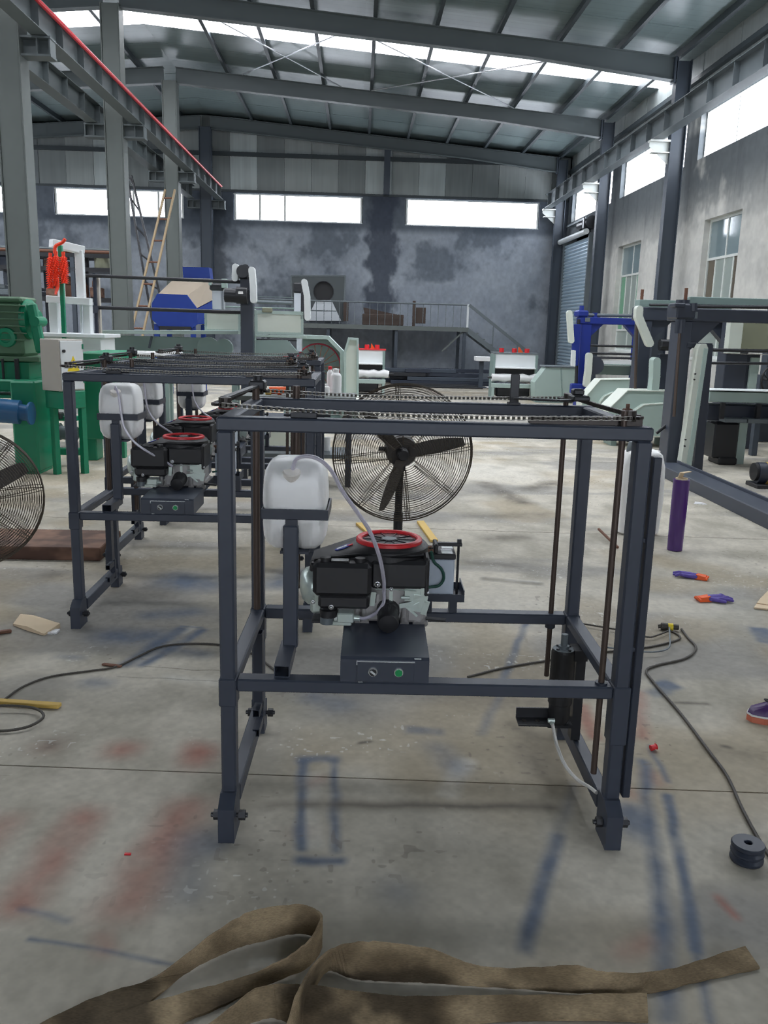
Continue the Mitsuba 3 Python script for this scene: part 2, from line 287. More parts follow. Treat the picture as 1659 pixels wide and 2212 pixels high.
def floor_fn(p, n, uv):
    x, y = p.x, p.y
    wx, wy = x + 0.018 * (noise(x * 9, y * 9, 1.0) - 0.5), y + 0.022 * (noise(x * 9, y * 9, 5.0) - 0.5)
    a = fbm(x * 0.8, y * 0.8, 1.0, 5); b = fbm(x * 4, y * 3, 2.0, 4); g = fbm(x * 40, y * 40, 3.0, 3); w = fbm(x * 11, y * 8, 6.0, 3)
    c = mix(lin(153, 148, 135), lin(187, 181, 168), smoothstep(0.3, 0.7, a * 0.5 + b * 0.5))
    c = mix(c, lin(122, 121, 120), smoothstep(0.50, 0.70, fbm(x * 0.7 + 9, y * 1.9, 4.0, 4)) * 0.6)
    c = mix(c, lin(152, 138, 112), smoothstep(0.52, 0.72, fbm(x * 1.3, y * 1.3, 8.0, 3)) * 0.5)
    k = 0.6 + 0.8 * (w - 0.2)
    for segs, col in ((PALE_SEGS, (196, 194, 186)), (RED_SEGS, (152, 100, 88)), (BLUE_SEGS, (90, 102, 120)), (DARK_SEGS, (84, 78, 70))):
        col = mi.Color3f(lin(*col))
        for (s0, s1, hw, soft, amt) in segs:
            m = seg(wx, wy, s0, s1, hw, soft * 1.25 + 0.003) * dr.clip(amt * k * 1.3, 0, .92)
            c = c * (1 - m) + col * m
    speck = smoothstep(0.84, 0.90, noise(x * 60, y * 60, 11.0)) * smoothstep(0.6, 0.8, fbm(x * 2.2, y * 2.2, 12.0, 3))
    c = mix(c, lin(210, 210, 204), speck * 0.5)
    spot = smoothstep(0.86, 0.9, noise(x * 38, y * 38, 21.0)) * smoothstep(0.5, 0.7, fbm(x * 1.6, y * 1.6, 22.0, 3))
    c = mix(c, lin(110, 102, 94), spot * 0.4)
    return c * (0.88 + 0.24 * g)
def floor_rough(p, n, uv): return 0.55 + 0.3 * fbm(p.x * 2.5, p.y * 2.5, 3.0, 3)
scene['mat_floor'] = {'type': 'principled', 'base_color': mikit.proc(floor_fn), 'roughness': mikit.proc(floor_rough), 'specular': 0.18}
# ------------------------------------------------------------------ the hall
XW, YBK, XL, YF = 7.0, 30.15, -17.0, -8.0
XC = -5.13
FR = [-2.78, 2.68, 8.14, 13.60, 19.06, 24.52, 29.9]
def zr(x): return 7.28 + 0.08 * (6.64 - x) if x > XC else 7.28 + 0.08 * (6.64 - XC) - 0.08 * (XC - x)
pr('joint', (70, 66, 60), 0.9)
struct('floor', bx(XL, XW + .2, YF, YBK + .2, -.4, -.03), 'joint', 'worn concrete workshop floor with paint overspray and oil marks')
_room = sg.box(XL, YF, XW + .2, YBK + .2)
_ang = math.radians(-3.0)
for iy in range(-4, 9):
    for ix, (xa, xb) in enumerate([(-30, -5.3), (-5.3, 14)]):
        y0 = 2.90 + 4.1 * iy
        q = [(xa + .003, y0 + .004), (xb - .003, y0 + .004), (xb - .003, y0 + 4.1 - .004), (xa + .003, y0 + 4.1 - .004)]
        q = [(u * math.cos(_ang) - (v - 2.9) * math.sin(_ang), 2.9 + u * math.sin(_ang) + (v - 2.9) * math.cos(_ang)) for u, v in q]
        g = sg.Polygon(q).intersection(_room)
        if g.area > .05: part('floor', 'slab', prism(g, 'z', -.12, 0.0), 'floor')
# walls
BWIN = [(-16.2, -11.75), (-10.25, -8.35), (-7.85, -5.95), (-4.3, 0.04), (1.48, 6.04)]
wb = sg.box(XL, 0, XW, 6.0)
for a, b in BWIN: wb = wb.difference(sg.box(a, 5.06, b, 5.93))
struct('wall_back', prism(wb, 'y', YBK, YBK + .24), 'wall', 'far end wall of stained grey render under metal cladding')
rng = random.Random(4)
tones = [0, 1, 1, 0, 2, 1, 3, 0, 1, 2, 0, 3, 1, 0, 2, 0, 1, 1, 0, 2, 1, 2, 0, 0, 1, 1, 0]
k, x = 0, XL
while x < XW - .05:
    x1 = min(x + .9, XW); poly = [(x + .004, 6.0), (x1 - .004, 6.0), (x1 - .004, zr(x1) + .12), (x + .004, zr(x) + .12)]
    part('wall_back', 'cladding_panel', prism(poly, 'y', YBK + .03 + .012 * (k % 2), YBK + .1), f'clad_{tones[k % len(tones)]}'); x = x1; k += 1
part('wall_back', 'girt', bx(XL, 6.5, YBK - .10, YBK + .03, 7.08, 7.2), 'purlin')
part('wall_back', 'ledge', bx(XL, XW, YBK - .02, YBK + .2, 5.96, 6.03), 'purlin')
RWIN = [(25.0, 29.6), (19.5, 24.2), (14.0, 18.75), (8.5, 13.2), (3.0, 7.8), (-2.4, 2.3)]
LOW = [(22.0, 23.9), (16.25, 18.0), (10.8, 12.55)]
wr = sg.box(YF, 0, YBK + .24, 6.25)
for a, b in RWIN: wr = wr.difference(sg.box(a, 5.25, b, 6.2))
for a, b in LOW: wr = wr.difference(sg.box(a, 1.22, b, 3.97))
wr = wr.difference(sg.box(26.95, 0, 29.55, 4.75))
struct('wall_right', prism(wr, 'x', XW, XW + .24), 'wall_right', 'side wall of patchy pale render with a window band above')
y, k = YF, 0
while y < YBK - .05:
    y1 = min(y + .9, YBK); part('wall_right', 'cladding_panel', bx(XW + .03 + .012 * (k % 2), XW + .1, y + .004, y1 - .004, 6.25, 7.44), 'clad_1'); y = y1; k += 1
part('wall_right', 'girt', bx(XW - .08, XW + .03, YF, YBK, 6.85, 6.95), 'purlin')
wl = sg.box(YF, 0, YBK + .24, 7.42)
for yy in FR[:-1]: wl = wl.difference(sg.box(yy + .5, 5.06, yy + 4.9, 6.1))
struct('wall_left', prism(wl, 'x', XL - .24, XL), 'wall', 'long side wall of the far bay')
wf = sg.Polygon([(XL, 0), (XW, 0), (XW, 7.4), (XC, zr(XC) + .2), (XL, 7.3)])
FWIN = [(-4.2, -.6, 1.0, 4.6), (.4, 4.2, 1.0, 4.6)]
for a, b, z0, z1 in FWIN: wf = wf.difference(sg.box(a, z0, b, z1))
struct('wall_front', prism(wf, 'y', YF - .24, YF), 'wall', 'end wall behind the camera')
# windows
def pane(parent, mesh, mat='window', rad=None):
    k = part(parent, 'pane', mesh, mat)
    if rad: scene[k]['emitter'] = {'type': 'area', 'radiance': {'type': 'rgb', 'value': rad}}
wn = 0
def winkey(label):
    global wn; wn += 1; k = f'window_{wn}'; labels[k] = {'kind': 'structure', 'label': label}; return k
BM = [[], [], [-7.62, -6.8], [-3.42, -2.58], []]
BL = ['cut by the picture edge', 'single bright light behind the near pillars', 'behind the ladders', 'with two mullions left of the stained pier', 'unbroken, next to the corner']
for (a, b), ms, l in zip(BWIN, BM, BL):
    w = winkey('bright strip window high in the end wall, ' + l); e = [a + .05] + ms + [b - .05]
    fr = [bx(a, b, YBK + .06, YBK + .13, 5.06, 5.10), bx(a, b, YBK + .06, YBK + .13, 5.89, 5.93)] + [bx(v - .03, v + .03, YBK + .06, YBK + .13, 5.1, 5.89) for v in e]
    part(w, 'window_frame', cat(fr), 'frame_white')
    for u, v in zip(e[:-1], e[1:]): pane(w, bx(u + .03, v - .03, YBK + .09, YBK + .10, 5.10, 5.89), rad=WINDOW)
RL = ['above the roller shutter', 'above the green-paned window', 'nearest in view', 'outside the view', 'outside the view', 'outside the view']
for (a, b), l in zip(RWIN, RL):
    w = winkey('long bright window band in the side wall, ' + l); n = 3; e = np.linspace(a + .03, b - .03, n + 1)
    fr = [bx(XW + .12, XW + .18, a, b, 5.25, 5.28), bx(XW + .12, XW + .18, a, b, 6.17, 6.2)] + [bx(XW + .12, XW + .18, v - .012, v + .012, 5.28, 6.17) for v in e]
    part(w, 'window_frame', cat(fr), 'frame_white')
    for u, v in zip(e[:-1], e[1:]): pane(w, bx(XW + .14, XW + .15, u + .012, v - .012, 5.28, 6.17), rad=WINDOW)
for yy in FR[:-1]:
    w = winkey('bright window band in the long side wall of the far bay'); a, b = yy + .5, yy + 4.9
    part(w, 'window_frame', cat([bx(XL - .15, XL - .08, a, b, 5.06, 5.1), bx(XL - .15, XL - .08, a, b, 6.06, 6.1)]), 'frame_white')
    pane(w, bx(XL - .13, XL - .12, a, b, 5.1, 6.06), rad=WINDOW)
for a, b, z0, z1 in FWIN:
    w = winkey('large bright window in the end wall behind the camera'); part(w, 'window_frame', cat([bx(a, b, YF - .16, YF - .09, z, z + .05) for z in (z0, (z0 + z1) / 2, z1 - .05)] + [bx(x, x + .05, YF - .16, YF - .09, z0, z1) for x in np.linspace(a, b - .05, 4)]), 'frame_white')
    pane(w, bx(a, b, YF - .13, YF - .12, z0, z1), rad=[v * .65 for v in WINDOW])
def low_window(a, b, label, mats):
    w = winkey(label); X0, X1 = XW + .12, XW + .18; m = (a + b) / 2; q = b - a
    rows = [(3.19, 3.97), (1.76, 3.19), (1.22, 1.76)]
    fr = [bx(X0, X1, a, b, z - .025, z + .025) for z in (1.245, 1.76, 3.19, 3.945)] + [bx(X0, X1, v - .025, v + .025, 1.22, 3.97) for v in (a + .025, b - .025)] + [bx(X0 + .01, X1 - .01, m - .02, m + .02, 3.2, 3.95), bx(X0 + .01, X1 - .01, m - .02, m + .02, 1.25, 1.75)]
    cuts = [a + .05, a + q * .27, m, a + q * .75, b - .05]
    fr += [bx(X0 + .01, X1 - .01, v - .022, v + .022, 1.76, 3.19) for v in cuts[1:-1]]
    part(w, 'window_frame', cat(fr), 'frame_white')
    for u, v in ((a + .05, m - .02), (m + .02, b - .05)):
        pane(w, bx(XW + .145, XW + .151, u, v, 3.215, 3.92), 'pane_grey'); pane(w, bx(XW + .145, XW + .151, u, v, 1.27, 1.735), 'pane_pale')
    for u, v, mt in zip(cuts[:-1], cuts[1:], mats): pane(w, bx(XW + .145, XW + .151, u + .02, v - .02, 1.785, 3.165), mt)
    part(w, 'sill', bx(XW - .03, XW + .12, a - .03, b + .03, 1.17, 1.22), 'frame_white')
low_window(*LOW[0], 'tall white-framed window with green side panes', ['pane_green', 'pane_pale', 'pane_pale', 'pane_green'])
low_window(*LOW[1], 'tall white-framed window with brown side panes', ['pane_brown', 'pane_pale', 'pane_pale', 'pane_brown'])
low_window(*LOW[2], 'tall white-framed window outside the view', ['pane_brown', 'pane_pale', 'pane_pale', 'pane_brown'])
# roller shutter
labels['door_1'] = {'kind': 'structure', 'label': 'ribbed grey-blue roller shutter door near the far corner'}
for i in range(42):
    z0 = .02 + i * .107; XD = XW - .2; q = [(XD + .1 - .004, z0), (XD + .06, z0 + .02), (XD + .05, z0 + .05), (XD + .06, z0 + .08), (XD + .1 - .004, z0 + .104), (XD + .115, z0 + .104), (XD + .115, z0)]
    part('door_1', 'slat', prism(q, 'y', 26.42, 29.62), 'shutter')
part('door_1', 'guide_rail', bx(XW - .2, XW - .0, 26.32, 26.42, 0, 4.6), 'steel_grey'); part('door_1', 'guide_rail', bx(XW - .2, XW - .0, 29.62, 29.7, 0, 4.6), 'steel_grey')
part('door_1', 'roller_tube', cyl((XW - .3, 26.3, 4.62), (XW - .3, 29.72, 4.62), .085, 20), 'white_paint', 30)
part('door_1', 'drive_motor', cat([cyl((XW - .22, 26.7, 4.88), (XW - .22, 27.4, 4.88), .13, 16), bx(XW - .34, XW - .06, 26.5, 26.7, 4.72, 5.05, .02), cyl((XW - .12, 26.4, 4.9), (XW - .12, 26.5, 4.9), .19, 16)]), 'black_steel', 30)
part('door_1', 'bracket', bar((XW - .3, 26.4, 5.02), (XW - .1, 29.7, 5.12), .05, .06), 'steel_grey')
# roof: sheets, one row of translucent sheets, purlins
struct('ceiling', None, None); del labels['ceiling']; used['ceiling'] = 0
labels['ceiling'] = {'kind': 'structure', 'label': 'low-pitched roof of grey-green metal sheets on steel purlins'}
def slope_box(xa, xb, y0, y1, dz0, dz1):
    ex = zr(xa), zr(xb); v = [(x, y, z + d) for x, z in ((xa, ex[0]), (xb, ex[1])) for y in (y0, y1) for d in (dz0, dz1)]
    return np.array(v), _BF
SKY_K = (0, -5, -9)
for k in range(-22, 8):
    y0 = 20.5 + 1.3 * k; y1 = min(y0 + 1.3, YBK + .2)
    for xa, xb in ((XC, XW + .2), (XL, XC)):
        if k in SKY_K:
            n = 9; e = np.linspace(xa, xb, n + 1)
            for u, v in zip(e[:-1], e[1:]):
                kk = part('ceiling', 'skylight_panel', slope_box(u + .003, v - .003, y0, y1, .165, .172), 'window'); scene[kk]['emitter'] = {'type': 'area', 'radiance': {'type': 'rgb', 'value': SKYLIGHT}}
        else:
            lap = .006 * (k % 2)
            part('ceiling', 'roof_sheet', slope_box(xa, xb, y0 - .02, y1 + .02, .16 + lap, .18 + lap), 'roof')
for i in range(9):
    x = 6.55 - 1.27 * i
    part('ceiling', 'purlin', cat([bx(x - .012, x + .012, YF, YBK, zr(x) + .01, zr(x) + .16), bx(x - .04, x + .04, YF, YBK, zr(x) + .005, zr(x) + .018)]), 'purlin')
for i in range(9):
    x = XC - .8 - 1.27 * i
    part('ceiling', 'purlin', cat([bx(x - .012, x + .012, YF, YBK, zr(x) + .01, zr(x) + .16), bx(x - .04, x + .04, YF, YBK, zr(x) + .005, zr(x) + .018)]), 'purlin')
part('ceiling', 'ridge_cap', bx(XC - .2, XC + .2, YF, YBK, zr(XC) + .185, zr(XC) + .22), 'purlin')
def tie(p, q): return part('ceiling', 'brace_rod', tube([p, q], .014, 6), 'alu')
for (xa, xb) in ((4.0, 0.2), (-.6, -3.2)):
    tie((xa, 20.2, zr(xa) - .03), (xb, 24.3, zr(xb) - .03)); tie((xb, 20.2, zr(xb) - .03), (xa, 24.3, zr(xa) - .03))
# frames
FN = ['first frame', 'second frame', 'third frame', 'frame at the left picture edge', 'frame nearest in view', 'middle frame', 'frame on the end wall']
def ibeam2(xa, xb, y, d0, d1, w, mat):
    def seg2(xa, xb, da, db):
        za, zb = zr(xa), zr(xb); out = []
        for wy, top, bot in ((w, (0, 0), (.014, .014)), (.012, (.014, .014), (da - .014, db - .014)), (w, (da - .014, db - .014), (da, db))):
            v = [(x, yy, z) for x, a, b in ((xa, za - top[0], za - bot[0]), (xb, zb - top[1], zb - bot[1])) for yy in (y - wy / 2, y + wy / 2) for z in (b, a)]
            out.append((np.array(v), _BF))
        return cat(out)
    return seg2(xa, xb, d0, d1)
for i, y in enumerate(FR):
    yb = y - .12 if i == 6 else y
    struct('rafter', cat([ibeam2(6.5, 3.5, yb, .46, .36, .2, 0), ibeam2(3.5, XC + .16, yb, .36, .40, .2, 0)]), 'beam_grey', f'tapered steel roof beam of the {FN[i]}')
    part('rafter' if i == 0 else f'rafter_{i:03d}', 'end_plate', bx(6.42, 6.46, yb - .11, yb + .11, zr(6.45) - .5, zr(6.45) - .002), 'col_dark')
    struct('roof_beam', ibeam2(XC - .16, XL, yb, .40, .44, .2, 0), 'beam_grey', f'roof beam of the far bay, {FN[i]}')
    # side column
    c = struct('steel_column', cat([bx(6.48, 6.495, yb - .10, yb + .10, 0, zr(6.5) - .02), bx(6.775, 6.79, yb - .10, yb + .10, 0, zr(6.8) - .02), bx(6.495, 6.775, yb - .007, yb + .007, 0, zr(6.8) - .03)]), 'col_dark', f'dark steel column against the side wall, {FN[i]}')
    part(c, 'bracket', cat([bx(6.06, 6.48, yb - .1, yb + .1, 5.64, 5.68), prism([(6.48, 5.2), (6.48, 5.64), (6.06, 5.64), (6.06, 5.55)], 'y', yb - .008, yb + .008), bx(6.1, 6.48, yb - .09, yb + .09, 5.42, 5.44)]), 'frame_white')
    # ridge column
    mat = 'col_grey' if i < 6 else 'col_dark'; w = .17
    c = struct('steel_pillar', bx(XC - w, XC + w, yb - .15, yb + .15, 0, zr(XC) - .36, .01), mat, f'grey steel pillar under the ridge, {FN[i]}')
    part(c, 'flange', bx(XC - w - .02, XC - w, yb - .17, yb + .17, 0, zr(XC) - .36), mat); part(c, 'flange', bx(XC + w, XC + w + .02, yb - .17, yb + .17, 0, zr(XC) - .36), mat)
    part(c, 'bracket', cat([bx(XC - .62, XC + .62, yb - .13, yb + .13, 5.58, 5.61), bx(XC - .62, XC + .62, yb - .13, yb + .13, 5.34, 5.37)] + [bx(XC + s - .01, XC + s + .01, yb - .12, yb + .12, 5.37, 5.58) for s in (-.6, -.42, .42, .6)] + [bx(XC - .6, XC - w - .02, yb - .01, yb + .01, 5.37, 5.58), bx(XC + w + .02, XC + .6, yb - .01, yb + .01, 5.37, 5.58)]), 'beam_grey')
struct('steel_column', bx(.72, .92, 29.85, 30.12, 6.0, zr(.8) - .05, .01), 'col_dark', 'short dark wind post between the two widest end-wall windows')
# crane runways
def runway(x, y0, y1, z0, z1, label, stiff, mat):
    k = struct('crane_runway_beam', ibeam((x, y0, (z0 + z1) / 2), (x, y1, (z0 + z1) / 2), .24, z1 - z0), mat, label)
    y = y1 - .4
    while y > y0:
        part(k, 'stiffener', bx(x - .11, x + .11, y - .006, y + .006, z0 + .012, z1 - .012), mat); y -= stiff
    part(k, 'rail', bx(x - .03, x + .03, y0, y1, z1, z1 + .05), 'purlin'); return k
k = runway(6.22, YF + .3, 29.7, 5.70, 6.12, 'crane runway beam along the side wall columns', 1.09, 'steel_grey')
k = runway(XC + .46, YF + .3, 29.6, 5.62, 6.02, 'crane runway beam carrying the red pipe beside the ridge pillars', 1.0, 'beam_grey')
part(k, 'power_rail', tube([(XC + .62, YF + .4, 5.9), (XC + .62, 29.0, 5.95)], .032, 8), 'red_pipe', 30, label='thin red pipe on top')
k = runway(XC - .46, YF + .3, 29.6, 5.62, 6.02, 'crane runway beam on the far side of the ridge pillars', 1.0, 'beam_grey')
# ------------------------------------------------------------------ engine-driven lifting frames (one proto, four copies)
# local metres: x along the front (0..1.313), y to the back (0..0.76), z up; the carriage rides on the posts and is lifted by dz
FW, FL, FH = 1.313, 0.76, 1.378
PROTO, pnum = [], {}
def P(name, mesh, mat, smooth=False, car=False, label=None):
    n = pnum.get(name, 0); pnum[name] = n + 1; nm = name if n == 0 else f'{name}_{n:03d}'
    PROTO.append((nm, mikit.ply(mesh, 'mat_' + mat, smooth=smooth), car, label)); return nm
for x in (0, FW - .048):
    for y in (0, FL - .06): P('post', bx(x, x + .048, y + .001, y + .059, .06, FH - .042, .006), 'navy')
for y in (0, FL - .06): P('head_rail', bx(0, FW, y, y + .06, FH - .042, FH, .005), 'navy')
for x in (0, FW - .05): P('head_rail', bx(x, x + .05, .06, FL - .06, FH - .042, FH - .002, .005), 'navy')
for x in (.002, FW - .050):
    P('foot_rail', bx(x, x + .046, .09, FL - .02, .062, .125, .004), 'navy')
    for y0, y1, s in ((-.062, .06, 1), (FL - .06, FL + .03, -1)):
        q = [(y0, .0), (y1, .0), (y1, .15), (y0 + (.05 if s > 0 else 0), .15), (y0, .118)] if s > 0 else [(y0, 0), (y1, 0), (y1, .118), (y0, .15)]
        f = P('foot', prism(q, 'x', x - .004, x + .048), 'navy')
        yb = y0 + .05
        P(f + '/axle_bolt', cat([cyl((x - .035, yb, .072), (x + .085, yb, .072), .008, 10), cyl((x - .026, yb, .072), (x - .006, yb, .072), .017, 6), cyl((x + .056, yb, .072), (x + .078, yb, .072), .017, 6)]), 'black_steel', 30)
# lift screws with sprockets
SCREWS = [(1.2275, .03, .225), (1.205, .73, .27), (.028, .66, .555), (.172, .73, .5)]
for x, y, z0 in SCREWS:
    P('lift_screw', cyl((x, y, z0), (x, y, 1.425), .0102 if x > 1 else .0135, 12), 'screw', 40)
def sprocket(c, r, h, nt=16):
    t = np.linspace(0, 2 * np.pi, nt * 4, endpoint=False); rr = r + .006 * np.array([-1, 1, 1, -1] * nt)
    return cat([prism(np.c_[c[0] + rr * np.cos(t), c[1] + rr * np.sin(t)], 'z', c[2] - h / 2, c[2] + h / 2), cyl((c[0], c[1], c[2] - .012), (c[0], c[1], c[2] + .02), .02, 12)])
SPK = [(1.25, .05, 1.404, .036), (1.21, .71, 1.404, .036), (.02, .05, 1.412, .036), (.03, .71, 1.404, .036)]
for x, y, z, r in SPK: P('sprocket', sprocket((x, y, z), r, .008), 'chain')
def chain(path, pitch=.0159):
    path = np.asarray(path, float); s = np.r_[0, np.cumsum(np.linalg.norm(np.diff(path, axis=0), axis=1))]
    n = int(s[-1] / pitch); q = np.c_[[np.interp(np.arange(n + 1) * pitch, s, path[:, i]) for i in range(3)]].T; ms = []
    for i in range(n):
        a, b = q[i], q[i + 1]; o = .0045 if i % 2 else .0062; d = (b - a) * .22
        for sgn in (-1, 1): ms.append(bar(a - d + [0, 0, sgn * o], b + d + [0, 0, sgn * o], .0105, .0016))
        ms.append(cyl(a + [0, 0, -.005], a + [0, 0, .005], .005, 6))
    return cat(ms)
P('chain', chain(spl([(.02, .012, 1.413), (.3, .03, 1.398), (.66, .035, 1.392), (.95, .03, 1.395), (1.25, .014, 1.404)])), 'link')
P('chain', chain(spl([(1.282, .06, 1.404), (1.262, .4, 1.402), (1.245, .70, 1.404)])), 'chain')
P('chain', chain(spl([(1.21, .745, 1.404), (.8, .735, 1.395), (.4, .735, 1.394), (.03, .745, 1.404)])), 'link')
P('chain', chain(spl([(-.014, .70, 1.404), (-.012, .4, 1.404), (-.014, .06, 1.410)])), 'chain')
P('chain_guard', bx(.945, 1.29, .045, .055, 1.378, 1.400), 'chain'); P('chain_guard', bx(.945, 1.29, .045, .075, 1.378, 1.383), 'chain')
P('tension_arm', cat([bar((.005, .10, 1.425), (.03, .70, 1.425), .022, .010, .002), bx(.0, .06, .66, .74, 1.41, 1.445, .006), cyl((.03, .70, 1.44), (.03, .70, 1.462), .018, 12)]), 'black_steel')
P('tension_arm', cat([bar((1.0, .66, 1.405), (1.13, .52, 1.412), .03, .008, .002), bar((1.13, .52, 1.412), (1.19, .55, 1.412), .03, .008, .002), bx(1.185, 1.245, .52, .62, 1.41, 1.43, .005), bx(1.19, 1.23, .55, .60, 1.43, 1.452, .005)]), 'black_steel')
P('stop_plate', cat([bx(.985, 1.018, .70, .712, 1.378, 1.492, .002), bx(.98, 1.024, .69, .74, 1.378, 1.386)]), 'black_steel')
P('adjuster', cat([bx(.22, .30, .02, .04, 1.378, 1.396, .002), cyl((.20, .03, 1.386), (.34, .03, 1.386), .004, 8)]), 'black_steel')
P('square_nut', cat([bx(1.235, 1.262, .06, .085, 1.41, 1.428, .003), cyl((1.2485, .072, 1.428), (1.2485, .072, 1.442), .006, 8)]), 'rusty')
# outer guide tube beside the right post
P('guide_tube', bx(1.322, 1.348, .005, .045, .15, 1.288, .003), 'navy_dark')
for z in (1.02, .66): P('guide_clip', bx(1.312, 1.323, .015, .035, z, z + .012), 'navy')
# carriage
for x, dz0 in ((0, .448), (FW - .048, .341)):
    for y in (0, FL - .06): P('sleeve', bx(x - .004, x + .052, y - .004, y + .064, dz0 if y == 0 else .40, .543, .004), 'navy', car=True)
for y in (0, FL - .06): P('carriage_rail', bx(.052, FW - .052, y + .001, y + .059, .500, .542, .005), 'navy', car=True)
for x in (.001, FW - .051): P('carriage_rail', bx(x, x + .050, .064, FL - .064, .500, .542, .005), 'navy', car=True)
P('nut_flange', cyl((1.2275, .03, .542), (1.2275, .03, .549), .02, 14), 'navy_dark', 30, car=True); P('nut_flange', cyl((1.205, .73, .48), (1.205, .73, .50), .02, 14), 'navy_dark', 30, car=True)
# fuel tank on its bracket
def tank():
    ms = []; prof = [(.905, .055, .05), (.910, .076, .066), (.926, .094, .083), (.955, .106, .095), (1.0, .109, .098), (1.02, .106, .096), (1.05, .106, .096), (1.07, .109, .098), (1.11, .108, .098), (1.15, .105, .096), (1.18, .098, .089), (1.20, .087, .077), (1.212, .068, .058), (1.216, .04, .03)]
    cx, cy, N = .2115, .328, 48; t = np.arange(N) * 2 * np.pi / N; V = []
    for z, a, b in prof:
        e = .34; c, s = np.cos(t), np.sin(t)
        X = a * np.sign(c) * np.abs(c) ** e; Y = b * np.sign(s) * np.abs(s) ** e
        notch = .02 * np.exp(-(X / .012) ** 2) * (s < 0) * (z < .99)
        shoulder = .022 * (s < -.3) * np.clip((z - 1.15) / .05, 0, 1) * np.exp(-(X / .06) ** 2)
        V.append(np.c_[cx + X, cy + Y + notch + shoulder, np.full(N, z)])
    n = len(V); i = np.arange(N); j = (i + 1) % N; F = []
    for k in range(n - 1): F += [np.c_[i + k * N, j + k * N, j + (k + 1) * N], np.c_[i + k * N, j + (k + 1) * N, i + (k + 1) * N]]
    V = np.vstack(V + [[[cx, cy, .905]], [[cx, cy, 1.216]]]); F += [np.c_[j, i, i * 0 + n * N], np.c_[i + (n - 1) * N, j + (n - 1) * N, i * 0 + n * N + 1]]
    return V, np.vstack(F)
P('fuel_tank', tank(), 'white_plastic', 50, car=True, label='white plastic fuel tank in a steel strap')
P('fuel_tank/cap', lathe((.203, .262, 1.150), (0, -.45, .9), [(0, 0), (.031, 0), (.031, .03), (.027, .034), (0, .034)], 24), 'cap_plastic', 30, car=True)
P('tank_bracket', bx(.178, .228, .206, .246, .572, 1.0, .004), 'navy', car=True)
P('tank_bracket/strap', cat([bx(.104, .327, .222, .228, 1.018, 1.053), bx(.104, .109, .222, .43, 1.018, 1.053), bx(.322, .327, .222, .43, 1.018, 1.053), bx(.104, .327, .426, .432, 1.018, 1.053)]), 'navy_dark', car=True)
P('tank_bracket/cradle', bx(.165, .262, .236, .42, .897, .904), 'navy_dark', car=True); P('tank_bracket/strap_plate', bx(.185, .225, .215, .23, 1.0, 1.02), 'navy_dark', car=True)
P('tank_bracket/stub', tf(rectube('y', .026, .252, (.1945, .562), .05, .04, .003), np.eye(4)), 'navy', car=True)
# control box
q = [(.003, .5425), (.003, .618), (.012, .626), (.30, .634), (.30, .5425)]
P('control_box', prism(q, 'x', .383, .666), 'navy', car=True)
P('control_box/panel', bx(.436, .618, -.001, .0035, .546, .612, .001), 'navy', car=True); P('control_box/hinge', cat([bx(.434, .620, -.003, .004, .6125, .6155), bx(.434, .437, -.002, .004, .602, .6125), bx(.44, .455, -.002, .004, .5425, .545), bx(.618, .640, .002, .006, .6225, .625)]), 'alu', car=True, label='bright bare edge above the panel')
P('control_box/switch', cat([cyl((.487, -.001, .581), (.487, -.008, .581), .0145, 20)]), 'chrome', 30, car=True); P('control_box/switch_knob', cyl((.487, -.008, .581), (.487, -.013, .581), .0115, 18), 'black_plastic', 30, car=True); P('control_box/switch_pointer', tf(bx(-.0095, .0095, -.0155, -.0128, -.003, .003), trimesh.transformations.translation_matrix((.487, 0, .581)) @ rotm([0, 1, 0], 38)), 'white_paint', car=True)
P('control_box/button', cyl((.569, -.001, .5805), (.569, -.008, .5805), .0145, 20), 'chrome', 30, car=True); P('control_box/button_cap', cyl((.569, -.008, .5805), (.569, -.012, .5805), .0118, 20), 'green_button', 30, car=True, label='green push button')
P('control_box/support', bx(.39, .66, .30, .70, .600, .632), 'navy_dark', car=True)
# engine
E = 'engine'
rng = random.Random(7)
cr = [bx(.425, .665, .33, .56, .634, .665, .006), bx(.44, .655, .315, .56, .66, .76, .012), bx(.45, .52, .30, .34, .64, .72, .01), bx(.60, .66, .295, .34, .64, .70, .01), cyl((.545, .38, .70), (.545, .38, .77), .09, 20)]
for x in (.425, .455, .595, .64, .662): cr.append(cyl((x, .315, .634), (x, .315, .70), .012, 10)); cr.append(cyl((x, .30, .634), (x, .315, .645), .016, 8))
for x in (.47, .50, .535, .575, .62): cr.append(bx(x - .005, x + .005, .30, .33, .66, .74))
P(E, cat(cr), 'cast_iron', 30, car=True, label='black twin engine with a red ring on its fan cover')
P(E + '/oil_filter', lathe((.536, .315, .690), (0, -1, -.18), [(0, 0), (.036, 0), (.040, .008), (.040, .04), (.037, .045), (.037, .11), (.033, .120), (.012, .123), (0, .123)], 28), 'black_plastic', 30, car=True)
cc = (.536, .42)
sh = hull(np.vstack([circ(cc, .128, 40, .905), circ(cc, .140, 40, .892), circ(cc, .143, 40, .80), [[x, y, z] for x, y, z in ((.262, .36, .842), (.262, .50, .842), (.258, .35, .80), (.258, .52, .80), (.262, .35, .77), (.262, .52, .77), (.33, .31, .845), (.33, .54, .845), (.42, .30, .872), (.42, .54, .872))]]))
P(E + '/fan_cover', sh, 'black_plastic', 24, car=True)
P(E + '/shroud_panel', bx(.47, .672, .275, .33, .768, .868, .012), 'black_plastic', 30, car=True); P(E + '/shroud_cheek', bx(.655, .675, .28, .50, .74, .88, .008), 'black_plastic', 30, car=True); P(E + '/shroud_cheek', bx(.258, .28, .33, .45, .76, .84, .006), 'black_plastic', 30, car=True)
